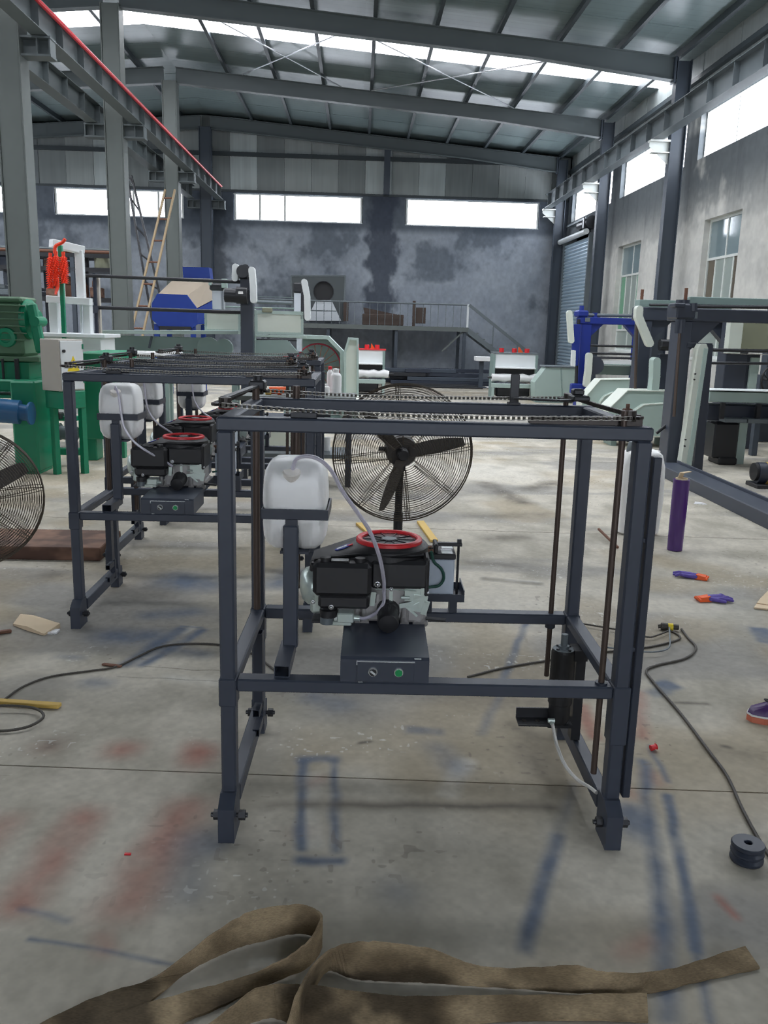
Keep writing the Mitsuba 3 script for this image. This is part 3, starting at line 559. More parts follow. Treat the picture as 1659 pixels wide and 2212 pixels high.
P(E + '/cover_rib', tube(spl([(.275, .345, .846), (.36, .315, .868), (.45, .298, .882), (.56, .285, .882), (.655, .32, .88)]), .006, 6), 'black_gloss', 30, car=True)
P(E + '/red_ring', lathe((cc[0], cc[1], .905), (0, 0, 1), [(.098, .0), (.098, .010), (.102, .014), (.113, .014), (.118, .010), (.119, 0)], 48), 'red', 30, car=True, label='red ring')
P(E + '/fan_screen', cat([cyl((cc[0], cc[1], .905), (cc[0], cc[1], .909), .098, 32), cyl((cc[0], cc[1], .909), (cc[0], cc[1], .912), .03, 20)] + [bar((cc[0] + .03 * math.cos(t), cc[1] + .03 * math.sin(t), .9105), (cc[0] + .094 * math.cos(t), cc[1] + .094 * math.sin(t), .9105), .004, .003) for t in np.arange(10) * math.pi / 5]), 'black_gloss', 30, car=True)
P(E + '/fan_boss', cat([cyl((cc[0], cc[1], .912), (cc[0], cc[1], .914), .026, 20), cyl((.60, .37, .909), (.60, .37, .913), .008, 10)]), 'steel_grey', 30, car=True)
def on_top(m, x, y):
    'highest point of a mesh above (x, y) and the normal there'
    v, f = m; a, b, c = v[f[:, 0]], v[f[:, 1]], v[f[:, 2]]; d = (b[:, 0] - a[:, 0]) * (c[:, 1] - a[:, 1]) - (c[:, 0] - a[:, 0]) * (b[:, 1] - a[:, 1]); d = np.where(abs(d) < 1e-12, 1e-12, d)
    s = ((x - a[:, 0]) * (c[:, 1] - a[:, 1]) - (c[:, 0] - a[:, 0]) * (y - a[:, 1])) / d; t = ((b[:, 0] - a[:, 0]) * (y - a[:, 1]) - (x - a[:, 0]) * (b[:, 1] - a[:, 1])) / d
    ok = (s >= 0) & (t >= 0) & (s + t <= 1); z = np.where(ok, a[:, 2] + s * (b[:, 2] - a[:, 2]) + t * (c[:, 2] - a[:, 2]), -9); i = int(z.argmax()); n = np.cross(b[i] - a[i], c[i] - a[i]); n = n / np.linalg.norm(n); return z[i], n * np.sign(n[2])
_z, _n = on_top(sh, .372, .375); _x = np.array([1, 0, 0]) - _n * _n[0]; _x /= np.linalg.norm(_x); dm = np.eye(4); dm[:3, 0], dm[:3, 1], dm[:3, 2], dm[:3, 3] = _x, np.cross(_n, _x), _n, (.372, .375, _z)
P(E + '/badge', tf(prism(sg.Point(0, 0).buffer(1).__class__([(math.cos(t) * .030, math.sin(t) * .016) for t in np.linspace(0, 2 * math.pi, 20)[:-1]]), 'z', 0, .0025), dm), 'royal_blue', car=True, label='small blue, white and red maker badge')
P(E + '/badge_stripe', tf(cat([bx(-.022, .004, -.006, .004, .002, .0035), bx(.006, .016, -.006, .006, .002, .0034)]), dm), 'white_paint', car=True); P(E + '/badge_swoosh', tf(bx(.018, .038, -.009, -.001, .001, .0034), dm), 'red', car=True)
P(E + '/air_filter', bx(.276, .476, .225, .30, .752, .868, .014), 'black_plastic', 30, car=True); [P(E + '/air_filter_knob', cyl((q, .262, .866), (q, .262, .882), .018, 14), 'black_plastic', 30, car=True) for q in (.318, .436)]; P(E + '/air_filter_step', bx(.335, .40, .24, .28, .866, .874, .003), 'black_gloss', car=True)
P(E + '/carburetor', cat([bx(.295, .47, .235, .32, .705, .755, .01), bx(.30, .36, .24, .32, .672, .71, .012), cyl((.33, .25, .675), (.33, .25, .70), .03, 14)]), 'black_plastic', 30, car=True)
P(E + '/cylinder_cover', cat([lathe((.262, .36, .75), (-1, -.25, 0), [(.068, 0), (.066, .014), (.05, .03), (.02, .038), (0, .039)], 24), bx(.262, .33, .31, .42, .66, .80, .01)]), 'zinc', 40, car=True)
P(E + '/base_plate', bx(.27, .42, .29, .50, .634, .642), 'black_steel', car=True)
P(E + '/fuel_pump', cat([bx(.36, .418, .235, .29, .655, .69, .004), bx(.335, .41, .25, .31, .640, .656, .003), cyl((.418, .26, .667), (.438, .26, .667), .011, 12)]), 'zinc', 30, car=True)
P(E + '/choke_drum', cyl((.325, .262, .645), (.325, .262, .676), .024, 18), 'steel_grey', 30, car=True)
pl = []
for (x, z, w, h, a, y) in ((.545, .722, .012, .075, 0, .288), (.482, .728, .018, .05, 6, .288), (.63, .75, .075, .055, 0, .292), (.645, .715, .05, .06, 8, .288), (.628, .705, .045, .014, -28, .284), (.615, .69, .06, .008, 40, .283), (.655, .765, .014, .05, 0, .286), (.60, .71, .05, .016, -12, .285), (.665, .70, .02, .05, 15, .286)):
    pl.append(tf(bx(-w / 2, w / 2, -.003, .003, -h / 2, h / 2), trimesh.transformations.translation_matrix((x, y, z)) @ rotm([0, 1, 0], a)))
pl += [cyl((.58, .285, .735), (.61, .285, .735), .006, 8), cyl((.66, .285, .78), (.66, .285, .80), .006, 8), tube(spl([(.49, .284, .765), (.56, .28, .766), (.63, .284, .762)]), .002, 5)]
P(E + '/control_plates', cat(pl), 'zinc', car=True, label='zinc-plated control levers')
for c, r in (((.497, .272, .785), .011), ((.278, .235, .727), .008), ((.340, .232, .712), .009), ((.672, .285, .755), .006), ((.545, .282, .765), .008)): P(E + '/bolt', cat([ball(c, r * .8, 1), cyl((c[0], c[1] + r * .2, c[2]), (c[0], c[1] + r, c[2]), r, 8)]), 'chrome', 30, car=True)
P(E + '/throttle', cat([bx(.49, .60, .305, .33, .756, .770, .004), cyl((.67, .30, .657), (.74, .30, .652), .007, 8)]), 'black_steel', 30, car=True)
# fuel hose
P('fuel_hose', tube(spl([(.206, .250, 1.185), (.220, .225, 1.222), (.258, .20, 1.236), (.30, .19, 1.226), (.338, .19, 1.190), (.374, .195, 1.124), (.428, .20, 1.048), (.468, .205, .985), (.501, .215, .898), (.517, .24, .815), (.52, .268, .762)], 8), .0068, 8), 'hose', 40, car=True, label='clear violet-tinted fuel hose')
P('fuel_hose', tube(spl([(.52, .268, .765), (.518, .262, .72), (.49, .255, .685), (.455, .255, .668), (.436, .26, .667)], 6), .006, 8), 'hose', 40, car=True)
# battery on its tray
P('battery', bx(.684, .793, .60, .735, .645, .79, .004), 'battery_grey', car=True, label='light grey starter battery'); P('battery/lid', bx(.682, .797, .598, .738, .79, .812, .004), 'black_plastic', car=True); P('battery/label_plate', cat([bx(.742, .785, .605, .67, .812, .814), bx(.748, .792, .68, .73, .812, .814)]), 'white_paint', car=True)
P('battery/terminal', cat([bx(.712, .728, .60, .69, .812, .848, .004), cyl((.70, .61, .812), (.70, .61, .835), .009, 10)]), 'black_plastic', car=True); P('battery/terminal_clamp', cat([bx(.682, .71, .60, .63, .818, .830, .002), cyl((.676, .61, .832), (.705, .61, .836), .006, 8)]), 'rusty', car=True)
P('battery/green_lead', tube(spl([(.700, .588, .825), (.712, .586, .785), (.742, .586, .755), (.752, .586, .72), (.735, .586, .69), (.70, .588, .682), (.675, .56, .683)]), .006, 8), 'green_wire', 40, car=True)
P('battery/clamp_bar', cat([bx(.72, .825, .655, .675, .828, .842, .002), cyl((.812, .665, .628), (.812, .665, .85), .005, 8), bx(.806, .822, .658, .672, .842, .855)]), 'black_steel', car=True)
P('battery_tray', cat([bx(.675, .835, .585, .755, .625, .631), bx(.675, .835, .585, .589, .631, .655), bx(.831, .835, .585, .755, .631, .672), bx(.675, .835, .751, .755, .631, .655), bx(.69, .72, .70, .755, .542, .625), bx(.79, .82, .70, .755, .542, .625)]), 'navy_dark', car=True)
# feed motor hanging from the side rail
P('feed_motor', lathe((1.20, .45, .20), (0, 0, 1), [(0, 0), (.030, 0), (.040, .02), (.040, .08), (.045, .084), (.045, .285), (.041, .295), (.0, .295)], 24), 'black_plastic', 30, car=False)
P('feed_motor/shaft', cat([cyl((1.20, .45, .495), (1.20, .45, .51), .02, 14), cyl((1.20, .45, .51), (1.20, .45, .555), .0125, 14)]), 'steel_grey', 30); P('feed_motor/cap_plate', cyl((1.20, .45, .4955), (1.20, .45, .4985), .040, 24), 'steel_grey', 30)
[P('feed_motor/bolt', cyl((1.20 + .03 * math.cos(t), .45 + .03 * math.sin(t), .4985), (1.20 + .03 * math.cos(t), .45 + .03 * math.sin(t), .503), .006, 6), 'black_steel') for t in (.6, 2.2, 3.7, 5.3)]
P('motor_bracket', cat([rectube('z', .13, .50, (1.268, .47), .035, .05, .004), bx(1.235, 1.285, .42, .50, .46, .50), bx(1.04, 1.165, .40, .47, .205, .211), bx(1.04, 1.165, .464, .47, .205, .25), bx(1.155, 1.25, .42, .50, .19, .202)]), 'black_steel')
P('motor_bracket/bolt', cat([cyl((1.066, .436, .211), (1.066, .436, .214), .009, 10), cyl((1.116, .436, .211), (1.116, .436, .214), .009, 10)]), 'chain')
P('drain_hose', tube(spl([(1.165, .40, .225), (1.17, .39, .20), (1.18, .36, .15), (1.20, .30, .105), (1.225, .22, .095), (1.25, .14, .11), (1.262, .09, .118)], 8), .0065, 8), 'hose_white', 40)
P('drain_hose/fitting', cat([cyl((1.15, .405, .228), (1.175, .405, .228), .009, 8), cyl((1.165, .405, .215), (1.165, .395, .228), .008, 8)]), 'zinc', 30)
# stub tubes by the rear left post
P('leg_bracket', cat([rectube('z', .22, .50, (.049, .55), .034, .05, .004)]), 'navy_dark', car=False)
P('stub_tube', cat([rectube('y', .50, .62, (.044, .185), .026, .03, .003), rectube('y', .48, .62, (.046, .115), .026, .03, .003), bx(.03, .06, .60, .62, .09, .21)]), 'navy_dark')
HOSE2 = mikit.ply(tube(spl([(.203, .250, 1.185), (.212, .222, 1.20), (.232, .208, 1.15), (.243, .203, 1.05), (.262, .20, .97), (.31, .205, .90), (.38, .22, .845), (.45, .245, .80), (.50, .268, .76)], 8), .0068, 8), 'mat_hose', smooth=40)
def engine_frame(x, y, rot, dz, label, skip=()):
    k = thing('engine_frame', label, 'machine', 'engine-driven steel frames standing in a row')
    M0, M1 = at(x, y, 0, rot), at(x, y, dz, rot); place[k] = M1
    if 'fuel_hose' in skip: part(k, 'fuel_hose', HOSE2, 'hose')
    for nm, s, car, lab in PROTO:
        if any(nm.startswith(q) for q in skip): continue
        kk = k + '__' + nm.replace('/', '__'); scene[kk] = {**s, 'to_world': M1 if car else M0}
        if lab: labels[kk] = {'label': lab}
engine_frame(-.4218, 2.5448, -math.degrees(.0201), 0, 'dark blue-grey steel frame with engine and white tank, nearest and largest of the row')
engine_frame(-1.538, 4.504, 0, .095, 'dark blue-grey engine frame directly behind and left of the largest one', ('stop_plate', 'fuel_hose', 'feed_motor', 'motor_bracket', 'drain_hose'))
engine_frame(-1.70, 5.72, 0, .07, 'dark blue-grey engine frame third from the front, mostly hidden by the second', ('stop_plate', 'fuel_hose', 'feed_motor', 'motor_bracket', 'drain_hose'))
engine_frame(-1.62, 6.98, 0, .03, 'dark blue-grey engine frame at the back of the row, beside the white bottles', ('stop_plate', 'fuel_hose', 'feed_motor', 'motor_bracket', 'drain_hose'))
# ------------------------------------------------------------------ on the floor, near
def band(name, pts, label, t=.007, n=8):
    A = spl([p[:3] for p in pts], n); B = spl([p[3:] for p in pts], n)
    rngb = np.random.default_rng(len(name) + len(pts)); 
    for q in (A, B): q[:, 2] = np.maximum(q[:, 2] + rngb.normal(0, .0012, len(q)), .005)
    return solo(name, ribbon(A, B, t), 'strap', label, 'strap', None, 40)
# each entry: lower edge point, upper edge point (metres)
band('lifting_strap', [(*(-0.571, 1.634), .006, *(-0.768, 1.662), 0.01), (*(-0.534, 1.735), .006, *(-0.726, 1.735), 0.01), (*(-0.479, 1.817), .006, *(-0.606, 1.826), 0.012), (*(-0.397, 1.926), .006, *(-0.479, 1.87), 0.03), (*(-0.304, 1.995), .006, *(-0.353, 1.975), 0.07), (*(-0.239, 2.023), .006, *(-0.253, 2.039), 0.09), (*(-0.141, 2.056), .006, *(-0.135, 2.063), 0.09), (*(-0.084, 2.038), .006, *(-0.077, 2.038), 0.085), (*(-0.072, 1.992), .006, *(-0.075, 2.0), 0.08), (*(-0.113, 1.921), .006, *(-0.108, 1.935), 0.07), (*(-0.215, 1.862), .006, *(-0.188, 1.884), 0.05), (*(-0.284, 1.812), .006, *(-0.302, 1.86), 0.02), (*(-0.415, 1.731), .006, *(-0.428, 1.823), 0.012), (*(-0.564, 1.646), .006, *(-0.565, 1.762), 0.01)], 'worn khaki canvas lifting strap curled into a loop, leftmost on the floor')
band('lifting_strap', [(*(-0.111, 1.645), .006, *(-0.151, 1.62), 0.05), (*(-0.102, 1.745), .006, *(-0.131, 1.702), 0.06), (*(-0.088, 1.832), .006, *(-0.115, 1.77), 0.075), (*(-0.049, 1.918), .006, *(-0.069, 1.864), 0.085), (*(0.02, 1.889), .006, *(-0.005, 1.911), 0.09), (*(0.11, 1.88), .006, *(0.097, 1.919), 0.09), (*(0.217, 1.874), .006, *(0.217, 1.907), 0.08), (*(0.312, 1.866), .006, *(0.334, 1.878), 0.055), (*(0.453, 1.855), .006, *(0.452, 1.868), 0.055), (*(0.582, 1.843), .006, *(0.575, 1.861), 0.07), (*(0.682, 1.837), .006, *(0.684, 1.859), 0.05), (*(0.772, 1.84), .006, *(0.841, 1.905), 0.02), (*(0.934, 1.885), .006, *(0.973, 1.955), 0.014), (*(1.102, 1.928), .006, *(1.094, 1.999), 0.014)], 'twisted khaki canvas strap reaching toward the black pulley, its end folded')
band('lifting_strap', [(*(-0.325, 1.659), .006, *(-0.368, 1.667), 0.03), (*(-0.25, 1.731), .006, *(-0.274, 1.747), 0.05), (*(-0.181, 1.759), .006, *(-0.213, 1.793), 0.065), (*(-0.096, 1.735), .006, *(-0.101, 1.822), 0.045), (*(0.115, 1.721), .006, *(0.119, 1.823), 0.012), (*(0.354, 1.749), .006, *(0.365, 1.825), 0.012), (*(0.537, 1.755), .006, *(0.562, 1.818), 0.02), (*(0.741, 1.749), .006, *(0.761, 1.823), 0.02)], 'flat khaki canvas strap lying along the bottom edge of the picture')
# pulley
solo('belt_pulley', lathe((*(1.284, 2.41), .002), (0, 0, 1), [(.012, 0), (.05, .0), (.052, .004), (.052, .010), (.044, .018), (.044, .020), (.052, .028), (.052, .034), (.044, .042), (.052, .050), (.052, .058), (.049, .062), (.014, .062), (.012, .06), (.012, 0)], 40), 'navy_dark', 'black two-groove belt pulley lying on the floor by the cable', 'pulley', None, 30)
solo('red_cap', lathe((*(1.216, 3.133), .012), (.9, .3, .15), [(0, 0), (.012, 0), (.012, .004), (.010, .022), (.013, .026), (.0, .026)], 16), 'red', 'small red plastic cap on the floor right of the frame', 'cap', None, 30)
solo('chip', bx(*(lambda p: (p[0] - .010, p[0] + .010, p[1] - .004, p[1] + .004))((-0.699, 2.419)), .0, .004), 'red', 'tiny pink-red scrap on the floor at the lower left', 'scrap')
def cable(name, pts, r, label, mat='cable', z=None):
    return solo(name, tube(spl([(p[0], p[1], (z or r) + .001) for p in pts], 8), r, 8), mat, label, 'cable', None, 40)
cable('power_cable', [(2.12, 4.477), (1.88, 4.564), (1.864, 4.43), (1.848, 4.269), (1.734, 4.121), (1.553, 4.022), (1.471, 3.948), (1.458, 3.801), (1.463, 3.464), (1.451, 3.127), (1.442, 2.927), (1.4, 2.702), (1.372, 2.507), (1.362, 2.358)][1:], .0065, 'long black power cable running from the yellow-taped plug to the right edge')
cable('coiled_cable', [(1.793, 4.56), (1.825, 4.487), (1.813, 4.413), (1.714, 4.339), (1.561, 4.265), (1.314, 4.189), (0.991, 4.063), (0.76, 3.964), (0.559, 3.843)], .0055, 'black cable looping from the plug under the frame')
cable('coiled_cable', [(1.79, 4.515), (1.697, 4.437), (1.621, 4.406), (1.485, 4.517), (1.299, 4.615)], .005, 'black cable from the plug past the rear of the frame', z=.016)
cable('thin_cord', [(1.798, 4.538), (1.747, 4.389), (1.685, 4.229), (1.603, 4.167), (1.503, 4.164), (1.346, 4.216)], .0045, 'thin grey cord hanging in a loop below the plug', 'steel_grey', .024)
k = thing('cable_plug', 'black cable connector with yellow tape on the floor right of the frame', 'plug')
_p = np.array([*(1.812, 4.561), .022]); part(k, 'body', cat([cyl(_p + [-.05, .01, 0], _p + [-.012, .002, 0], .020, 14), cyl(_p + [.012, -.002, 0], _p + [.045, -.006, 0], .016, 14), cyl(_p + [-.065, .013, -.003], _p + [-.05, .01, 0], .012, 12)]), 'cable', 30); part(k, 'tape', cyl(_p + [-.014, .003, 0], _p + [.014, -.002, 0], .0205, 16), 'yellow', 30, label='yellow tape')
cable('floor_cable', [(-1.578, 3.319), (-1.533, 3.512), (-1.501, 3.665), (-1.417, 3.783), (-1.247, 3.861), (-1.15, 3.909), (-1.074, 4.049), (-0.999, 4.178), (-0.878, 4.228), (-0.696, 4.222), (-0.527, 4.119), (-0.361, 3.868)], .005, 'brown-black cable snaking over the floor at the left')
solo('wire_coil', tube(spl([(*p, .006 + .004 * i) for i, p in enumerate([(-1.551, 3.257), (-1.425, 3.223), (-1.326, 3.254), (-1.291, 3.335), (-1.343, 3.403), (-1.448, 3.423), (-1.597, 3.405)])], 8), .006, 8), 'cable', 'grey wire coil under the orange plank at the left edge', 'wire', None, 40)
_a, _b = np.array((-1.725, 3.516)), np.array((-1.264, 3.459))
solo('plank', bar((*_a, .012), (*_b, .012), .035, .018, .003), 'yellow_wood', 'orange-yellow wooden batten at the left edge by the cable', 'plank')
k = thing('cardboard_sheet', 'crumpled flat sheet of light cardboard beside the left foot of the second frame', 'cardboard')
_q = [(-1.864, 4.474), (-1.868, 4.595), (-1.798, 4.614), (-1.6, 4.449), (-1.644, 4.326), (-1.753, 4.391)]
part(k, 'sheet', hull([(*p, .002) for p in _q] + [(*p, .012 + .016 * (i % 2)) for i, p in enumerate(_q)]), 'card'); _w = (-1.608, 4.383); part(k, 'flap', bx(_w[0] - .05, _w[0] + .02, _w[1] - .03, _w[1] + .03, .0, .01), 'paper')
_a, _b = np.array((-1.96, 4.299)), np.array((-1.833, 4.374))
solo('stick', bar((*_a, .010), (*_b, .010), .028, .016, .004), 'rust', 'short dark wooden stick at the left edge in front of the cardboard', 'stick')
solo('steel_offcut', bar((*(-1.222, 3.942), .006), (*(-1.125, 3.916), .006), .02, .008, .001), 'rust', 'small rusty steel offcut next to the floor cable', 'offcut')
k = thing('wood_board', 'light plywood offcut at the right edge near the gloves', 'board')
_q = [(2.488, 4.97), (2.603, 5.141), (2.744, 5.324), (2.932, 5.437), (2.723, 4.903), (2.545, 4.955)]; part(k, 'sheet', prism(_q, 'z', .002, .012), 'card'); part(k, 'torn_layer', prism([(2.54, 5.045), (2.702, 5.223), (2.835, 5.182), (2.695, 4.963)], 'z', .012, .018), 'card')
# gloves
def glove(x, y, rot, label, mirror=1, curl=0.0):
    k = thing('work_glove', label, 'glove', 'purple work gloves on the floor', at(x, y, 0, rot))
    def limb(pts):
        out = m3.Manifold()
        for (a, ra), (b, rb) in zip(pts[:-1], pts[1:]):
            s = [m3.Manifold.sphere(r, 14).translate(list(map(float, c))) for c, r in ((a, ra), (b, rb))]; out += m3.Manifold.batch_hull(s)
        return out
    h = limb([((.0, -.02 * mirror, .018), .016), ((.075, -.028 * mirror, .020), .015)]) + limb([((.0, .0, .020), .018), ((.08, .0, .024), .018)]) + limb([((.0, .022 * mirror, .018), .015), ((.072, .03 * mirror, .019), .014)])
    for i, (yy, L, sp) in enumerate(((-.034, .062, -.014), (-.012, .074, -.004), (.012, .070, .006), (.032, .052, .016))):
        c = curl * (i % 2); h += limb([((.075, yy * mirror, .019), .0115), ((.075 + L * .55, (yy + sp * .5) * mirror, .021 + c), .0105), ((.075 + L, (yy + sp) * mirror, .014 + c * .5), .009)])
    h += limb([((.018, -.03 * mirror, .018), .013), ((.05, -.058 * mirror, .017), .011), ((.078, -.064 * mirror, .013), .0095)])
    g = tri(trimesh.Trimesh(*[np.array(q) for q in (h.to_mesh().vert_properties[:, :3], h.to_mesh().tri_verts)]))
    part(k, 'hand', g, 'purple', 40)
    cuff = np.array([[-.07, -.038, .004], [-.07, .034, .003], [-.066, -.03, .030], [-.064, .028, .026], [.004, -.034, .003], [.004, .034, .003], [.0, -.024, .036], [.0, .026, .036]]); cuff[:, 1] *= mirror
    part(k, 'cuff', hull(cuff), 'orange', label='orange knitted cuff')
    part(k, 'cuff_rim', cat([tube(spl([(-.07, -.04 * mirror, .012), (-.078, -.01 * mirror, .022), (-.074, .02 * mirror, .02), (-.07, .038 * mirror, .01)]), .009, 6)]), 'orange', 40)
glove(*(2.378, 5.622), 152, 'purple work glove with orange cuff, the farther of two on the floor', 1, .006)
glove(*(2.264, 5.124), 6, 'purple work glove with orange cuff, the nearer one with spread fingers', 1, .004)
# shoe at the right edge
_s = (1.896, 3.407)
k = thing('shoe', 'dark purple shoe with an orange-brown sole at the right edge', 'shoe', None, at(_s[0] - .0, _s[1], 0, 170))
_o = sg.Polygon([(-.12, -.032), (-.06, -.042), (.02, -.038), (.09, -.046), (.135, -.03), (.148, 0), (.135, .028), (.09, .042), (.02, .036), (-.06, .04), (-.12, .032)]).buffer(.01).buffer(-.006)
part(k, 'sole', prism(_o, 'z', 0, .028), 'sole'); part(k, 'midsole', prism(_o.buffer(.001), 'z', .028, .036), 'paper')
_l = np.array(_o.buffer(-.002).exterior.coords)[:-1]
part(k, 'upper', hull(np.vstack([np.c_[_l, np.full(len(_l), .036)], np.c_[_l * [.95, .9], np.full(len(_l), .055)], [[.06, -.025, .085], [.06, .025, .085], [-.10, -.025, .105], [-.10, .025, .105], [-.0, .0, .11]]])), 'purple_dark', 35)
part(k, 'lace', cat([tube(spl([(.06, -.02, .09), (.085, .0, .10), (.06, .02, .09)]), .004, 6), tube(spl([(.03, -.024, .10), (.05, .0, .108), (.03, .024, .10)]), .004, 6)]), 'black_plastic', 30)
# purple film roll
_c = (2.518, 6.412)
k = thing('film_roll', 'shiny dark purple plastic film roll standing on end right of the frame', 'roll'); H = .565
part(k, 'film', lathe((*_c, .0), (0, 0, 1), [(.052, .0), (.058, .004), (.060, .2), (.062, H), (.046, H), (.045, .0), (.052, 0)], 28), 'purple_gloss', 40)
part(k, 'cardboard_core', lathe((*_c, .005), (0, 0, 1), [(.036, 0), (.0455, 0), (.0455, H + .006), (.036, H + .006), (.036, 0)], 24), 'card', 30)
part(k, 'torn_core', cat([bar((_c[0] - .01, _c[1] + .02, H), (_c[0] + .0, _c[1], H + .055), .05, .006), bar((_c[0] - .01, _c[1], H + .05), (_c[0] + .075, _c[1] + .03, H + .058), .03, .005)]), 'card')
# white plastic can behind the right post
_c = (2.39, 6.99)
k = thing('plastic_can', 'tall white plastic can standing behind the right post of the nearest frame', 'can')
part(k, 'body', hull(np.vstack([np.c_[np.array(rrect(_c[0] - w, _c[0] + w, _c[1] - d, _c[1] + d, min(w, d) * .45).exterior.coords)[:-1], np.full(len(rrect(-w, w, -d, d, min(w, d) * .45).exterior.coords) - 1, z)] for z, w, d in ((0, .15, .10), (.02, .172, .12), (.3, .186, .13), (.58, .176, .125), (.68, .15, .11), (.71, .11, .08))])), 'white_plastic', 40)
part(k, 'collar', lathe((_c[0] - .07, _c[1], .69), (0, 0, 1), [(.065, 0), (.065, .03), (.058, .06), (.05, .085), (0, .09)], 24), 'steel_grey', 30)
part(k, 'cap', lathe((_c[0] + .12, _c[1], .67), (0, 0, 1), [(.03, 0), (.03, .035), (.0, .04)], 16), 'white_plastic', 30)
_a = np.array((2.026, 6.829)); _b = np.array((2.063, 6.408))
solo('rusty_rod', tube([(*_a, .06), (*_b, .014)], .011, 8), 'rust', 'short rusty rod leaning on the floor behind the right screw of the frame', 'rod', None, 40)
solo('yellow_batten', bar((*(0.033, 7.068), .012), (*(0.145, 6.65), .012), .06, .02), 'yellow_wood', 'yellow wooden batten on the floor left of the fan pole', 'batten'); solo('yellow_batten', bar((*(0.564, 7.184), .012), (*(0.627, 6.506), .012), .06, .02), 'yellow_wood', 'yellow wooden batten on the floor right of the fan pole', 'batten')
# ------------------------------------------------------------------ fans
def fan(M, R, label, a0, base=.21, tilt=6, center_z=1.0):
    k = thing('pedestal_fan', label, 'fan', None, M); c = np.array([0, 0, center_z]); Rm = rotm([1, 0, 0], tilt, c)
    def g(m): return tf(m, Rm)
    def cage(sign, depth):
        ms = []
        for i, r in enumerate(np.linspace(.075, R, 26)):
            yy = sign * depth * math.sqrt(max(0, 1 - (r / R) ** 2 * .96)); t = np.linspace(0, 2 * np.pi, 49)[:-1]
            ms.append(tube(np.c_[r * np.cos(t), np.full(48, yy), r * np.sin(t)] + c, .0014 if r < R - .005 else .004, 4, True))
        for j in range(8):
            for off in (-.03, .03):
                t = j * math.pi / 4 + .12; rr = np.linspace(.07, R, 10)
                ms.append(tube(np.c_[rr * np.cos(t + off * .8), sign * (depth * np.sqrt(1 - (rr / R) ** 2 * .96) + .003), rr * np.sin(t + off * .8)] + c, .002, 4))
        return g(cat(ms))
    part(k, 'grille', cage(-1, .085), 'fan_wire', 40); part(k, 'grille', cage(1, .085), 'fan_wire', 40)
    for j in range(3):
        t = a0 + j * 2 * math.pi / 3; L = np.array([math.cos(t), 0, math.sin(t)]); W = np.array([-math.sin(t), 0, math.cos(t)]); A, B = [], []
        for s, w, o in ((.04, .026, .0), (.12, .034, .006), (.20, .034, .006), (.28, .028, .004), (R * .9, .016, 0)):
            A.append(c + L * s + W * (w + o) + [0, .022, 0]); B.append(c + L * s - W * (w - o) + [0, -.018, 0])
        part(k, 'blade', g(ribbon(spl(A, 5), spl(B, 5), .005)), 'fan_grey', 40)
    part(k, 'hub', g(lathe(c + [0, -.045, 0], (0, 1, 0), [(0, 0), (.028, .0), (.034, .01), (.036, .06), (.0, .062)], 24)), 'black_plastic', 30)
    part(k, 'motor', g(lathe(c + [0, .04, 0], (0, 1, 0), [(0, 0), (.085, .0), (.092, .02), (.088, .12), (.06, .17), (0, .18)], 24)), 'fan_grey', 30)
    part(k, 'knob', g(cyl(c + [-.13, .07, 0.01], c + [-.07, .07, .01], .013, 10)), 'black_plastic', 30)
    part(k, 'pole', cat([cyl((0, .12, .03), (0, .12, center_z - .06), .022, 14), cyl((0, .12, .03), (0, .12, .6), .027, 14)]), 'black_steel', 30)
    part(k, 'yoke', bx(-.03, .03, .085, .155, center_z - .12, center_z - .03, .01), 'black_steel')
    part(k, 'base', lathe((0, .12, 0), (0, 0, 1), [(base, 0), (base, .012), (base - .02, .03), (.04, .05), (.03, .08), (0, .08)], 32), 'black_steel', 30)
_c = (0.258, 4.72, 0.963)
fan(at(_c[0], _c[1], 0, 4), .392, 'large black pedestal fan with wire cage behind the nearest frame', math.radians(252), center_z=_c[2])
_c = (-1.865, 4.05, 0.795)
fan(at(_c[0], _c[1], 0, 22), .345, 'black floor fan half cut off by the left picture edge', math.radians(28), base=.08, tilt=4, center_z=_c[2])
# rusty beam on the floor at the left
k = thing('steel_beam', 'rusty brown steel beam on the floor behind the left fan', 'beam')
part(k, 'flange', bx(-4.2, -1.78, 5.80, 6.02, .0, .095, .006), 'rusty'); part(k, 'web', bx(-4.2, -1.80, 6.03, 6.40, .02, .075, .004), 'rusty')
# ------------------------------------------------------------------ machines and stores further back
def fb(R, y, d, ch=0.006): return bx(R[0], R[1], y, y + d, R[2], R[3], ch)
def pf(poly, y, d): return prism(poly, 'y', y, y + d)
def stand(R, y, d, ch=0.006): return bx(R[0], R[1], y, y + d, 0, R[3], ch)
# --- green gear machine at the left edge
k = thing('gear_machine', 'large green machine with a finned gear housing at the left edge', 'machine')
part(k, 'housing', fb((-4.13, -3.619, 1.244, 1.805), 9.45, .5, .03), 'green_gear')
for i in range(6): part(k, 'fin', mv(fb((-4.109, -3.577, 1.771, 1.785), 9.40, .06, .003), (0, 0, -.072 * i)), 'green_gear')
part(k, 'lid', fb((-4.125, -3.613, 1.809, 1.872), 9.45, .45, .02), 'green_gear')
_c = (-3.555, 9.5, 1.638)
part(k, 'flange', lathe((_c[0] - .09, 9.62, _c[2]), (1, 0, 0), [(0, 0), (.20, .0), (.215, .03), (.21, .07), (.15, .10), (.09, .16), (0, .17)], 28), 'green', 30); part(k, 'flange_arm', cat([bar((_c[0] + .05, 9.44, _c[2] + .17), (_c[0] + .13, 9.44, _c[2] - .35), .10, .09, .02, (0, 1, 0)), cyl((_c[0] + .1, 9.36, _c[2] - .02), (_c[0] + .1, 9.6, _c[2] - .02), .055, 16)]), 'green', 30)
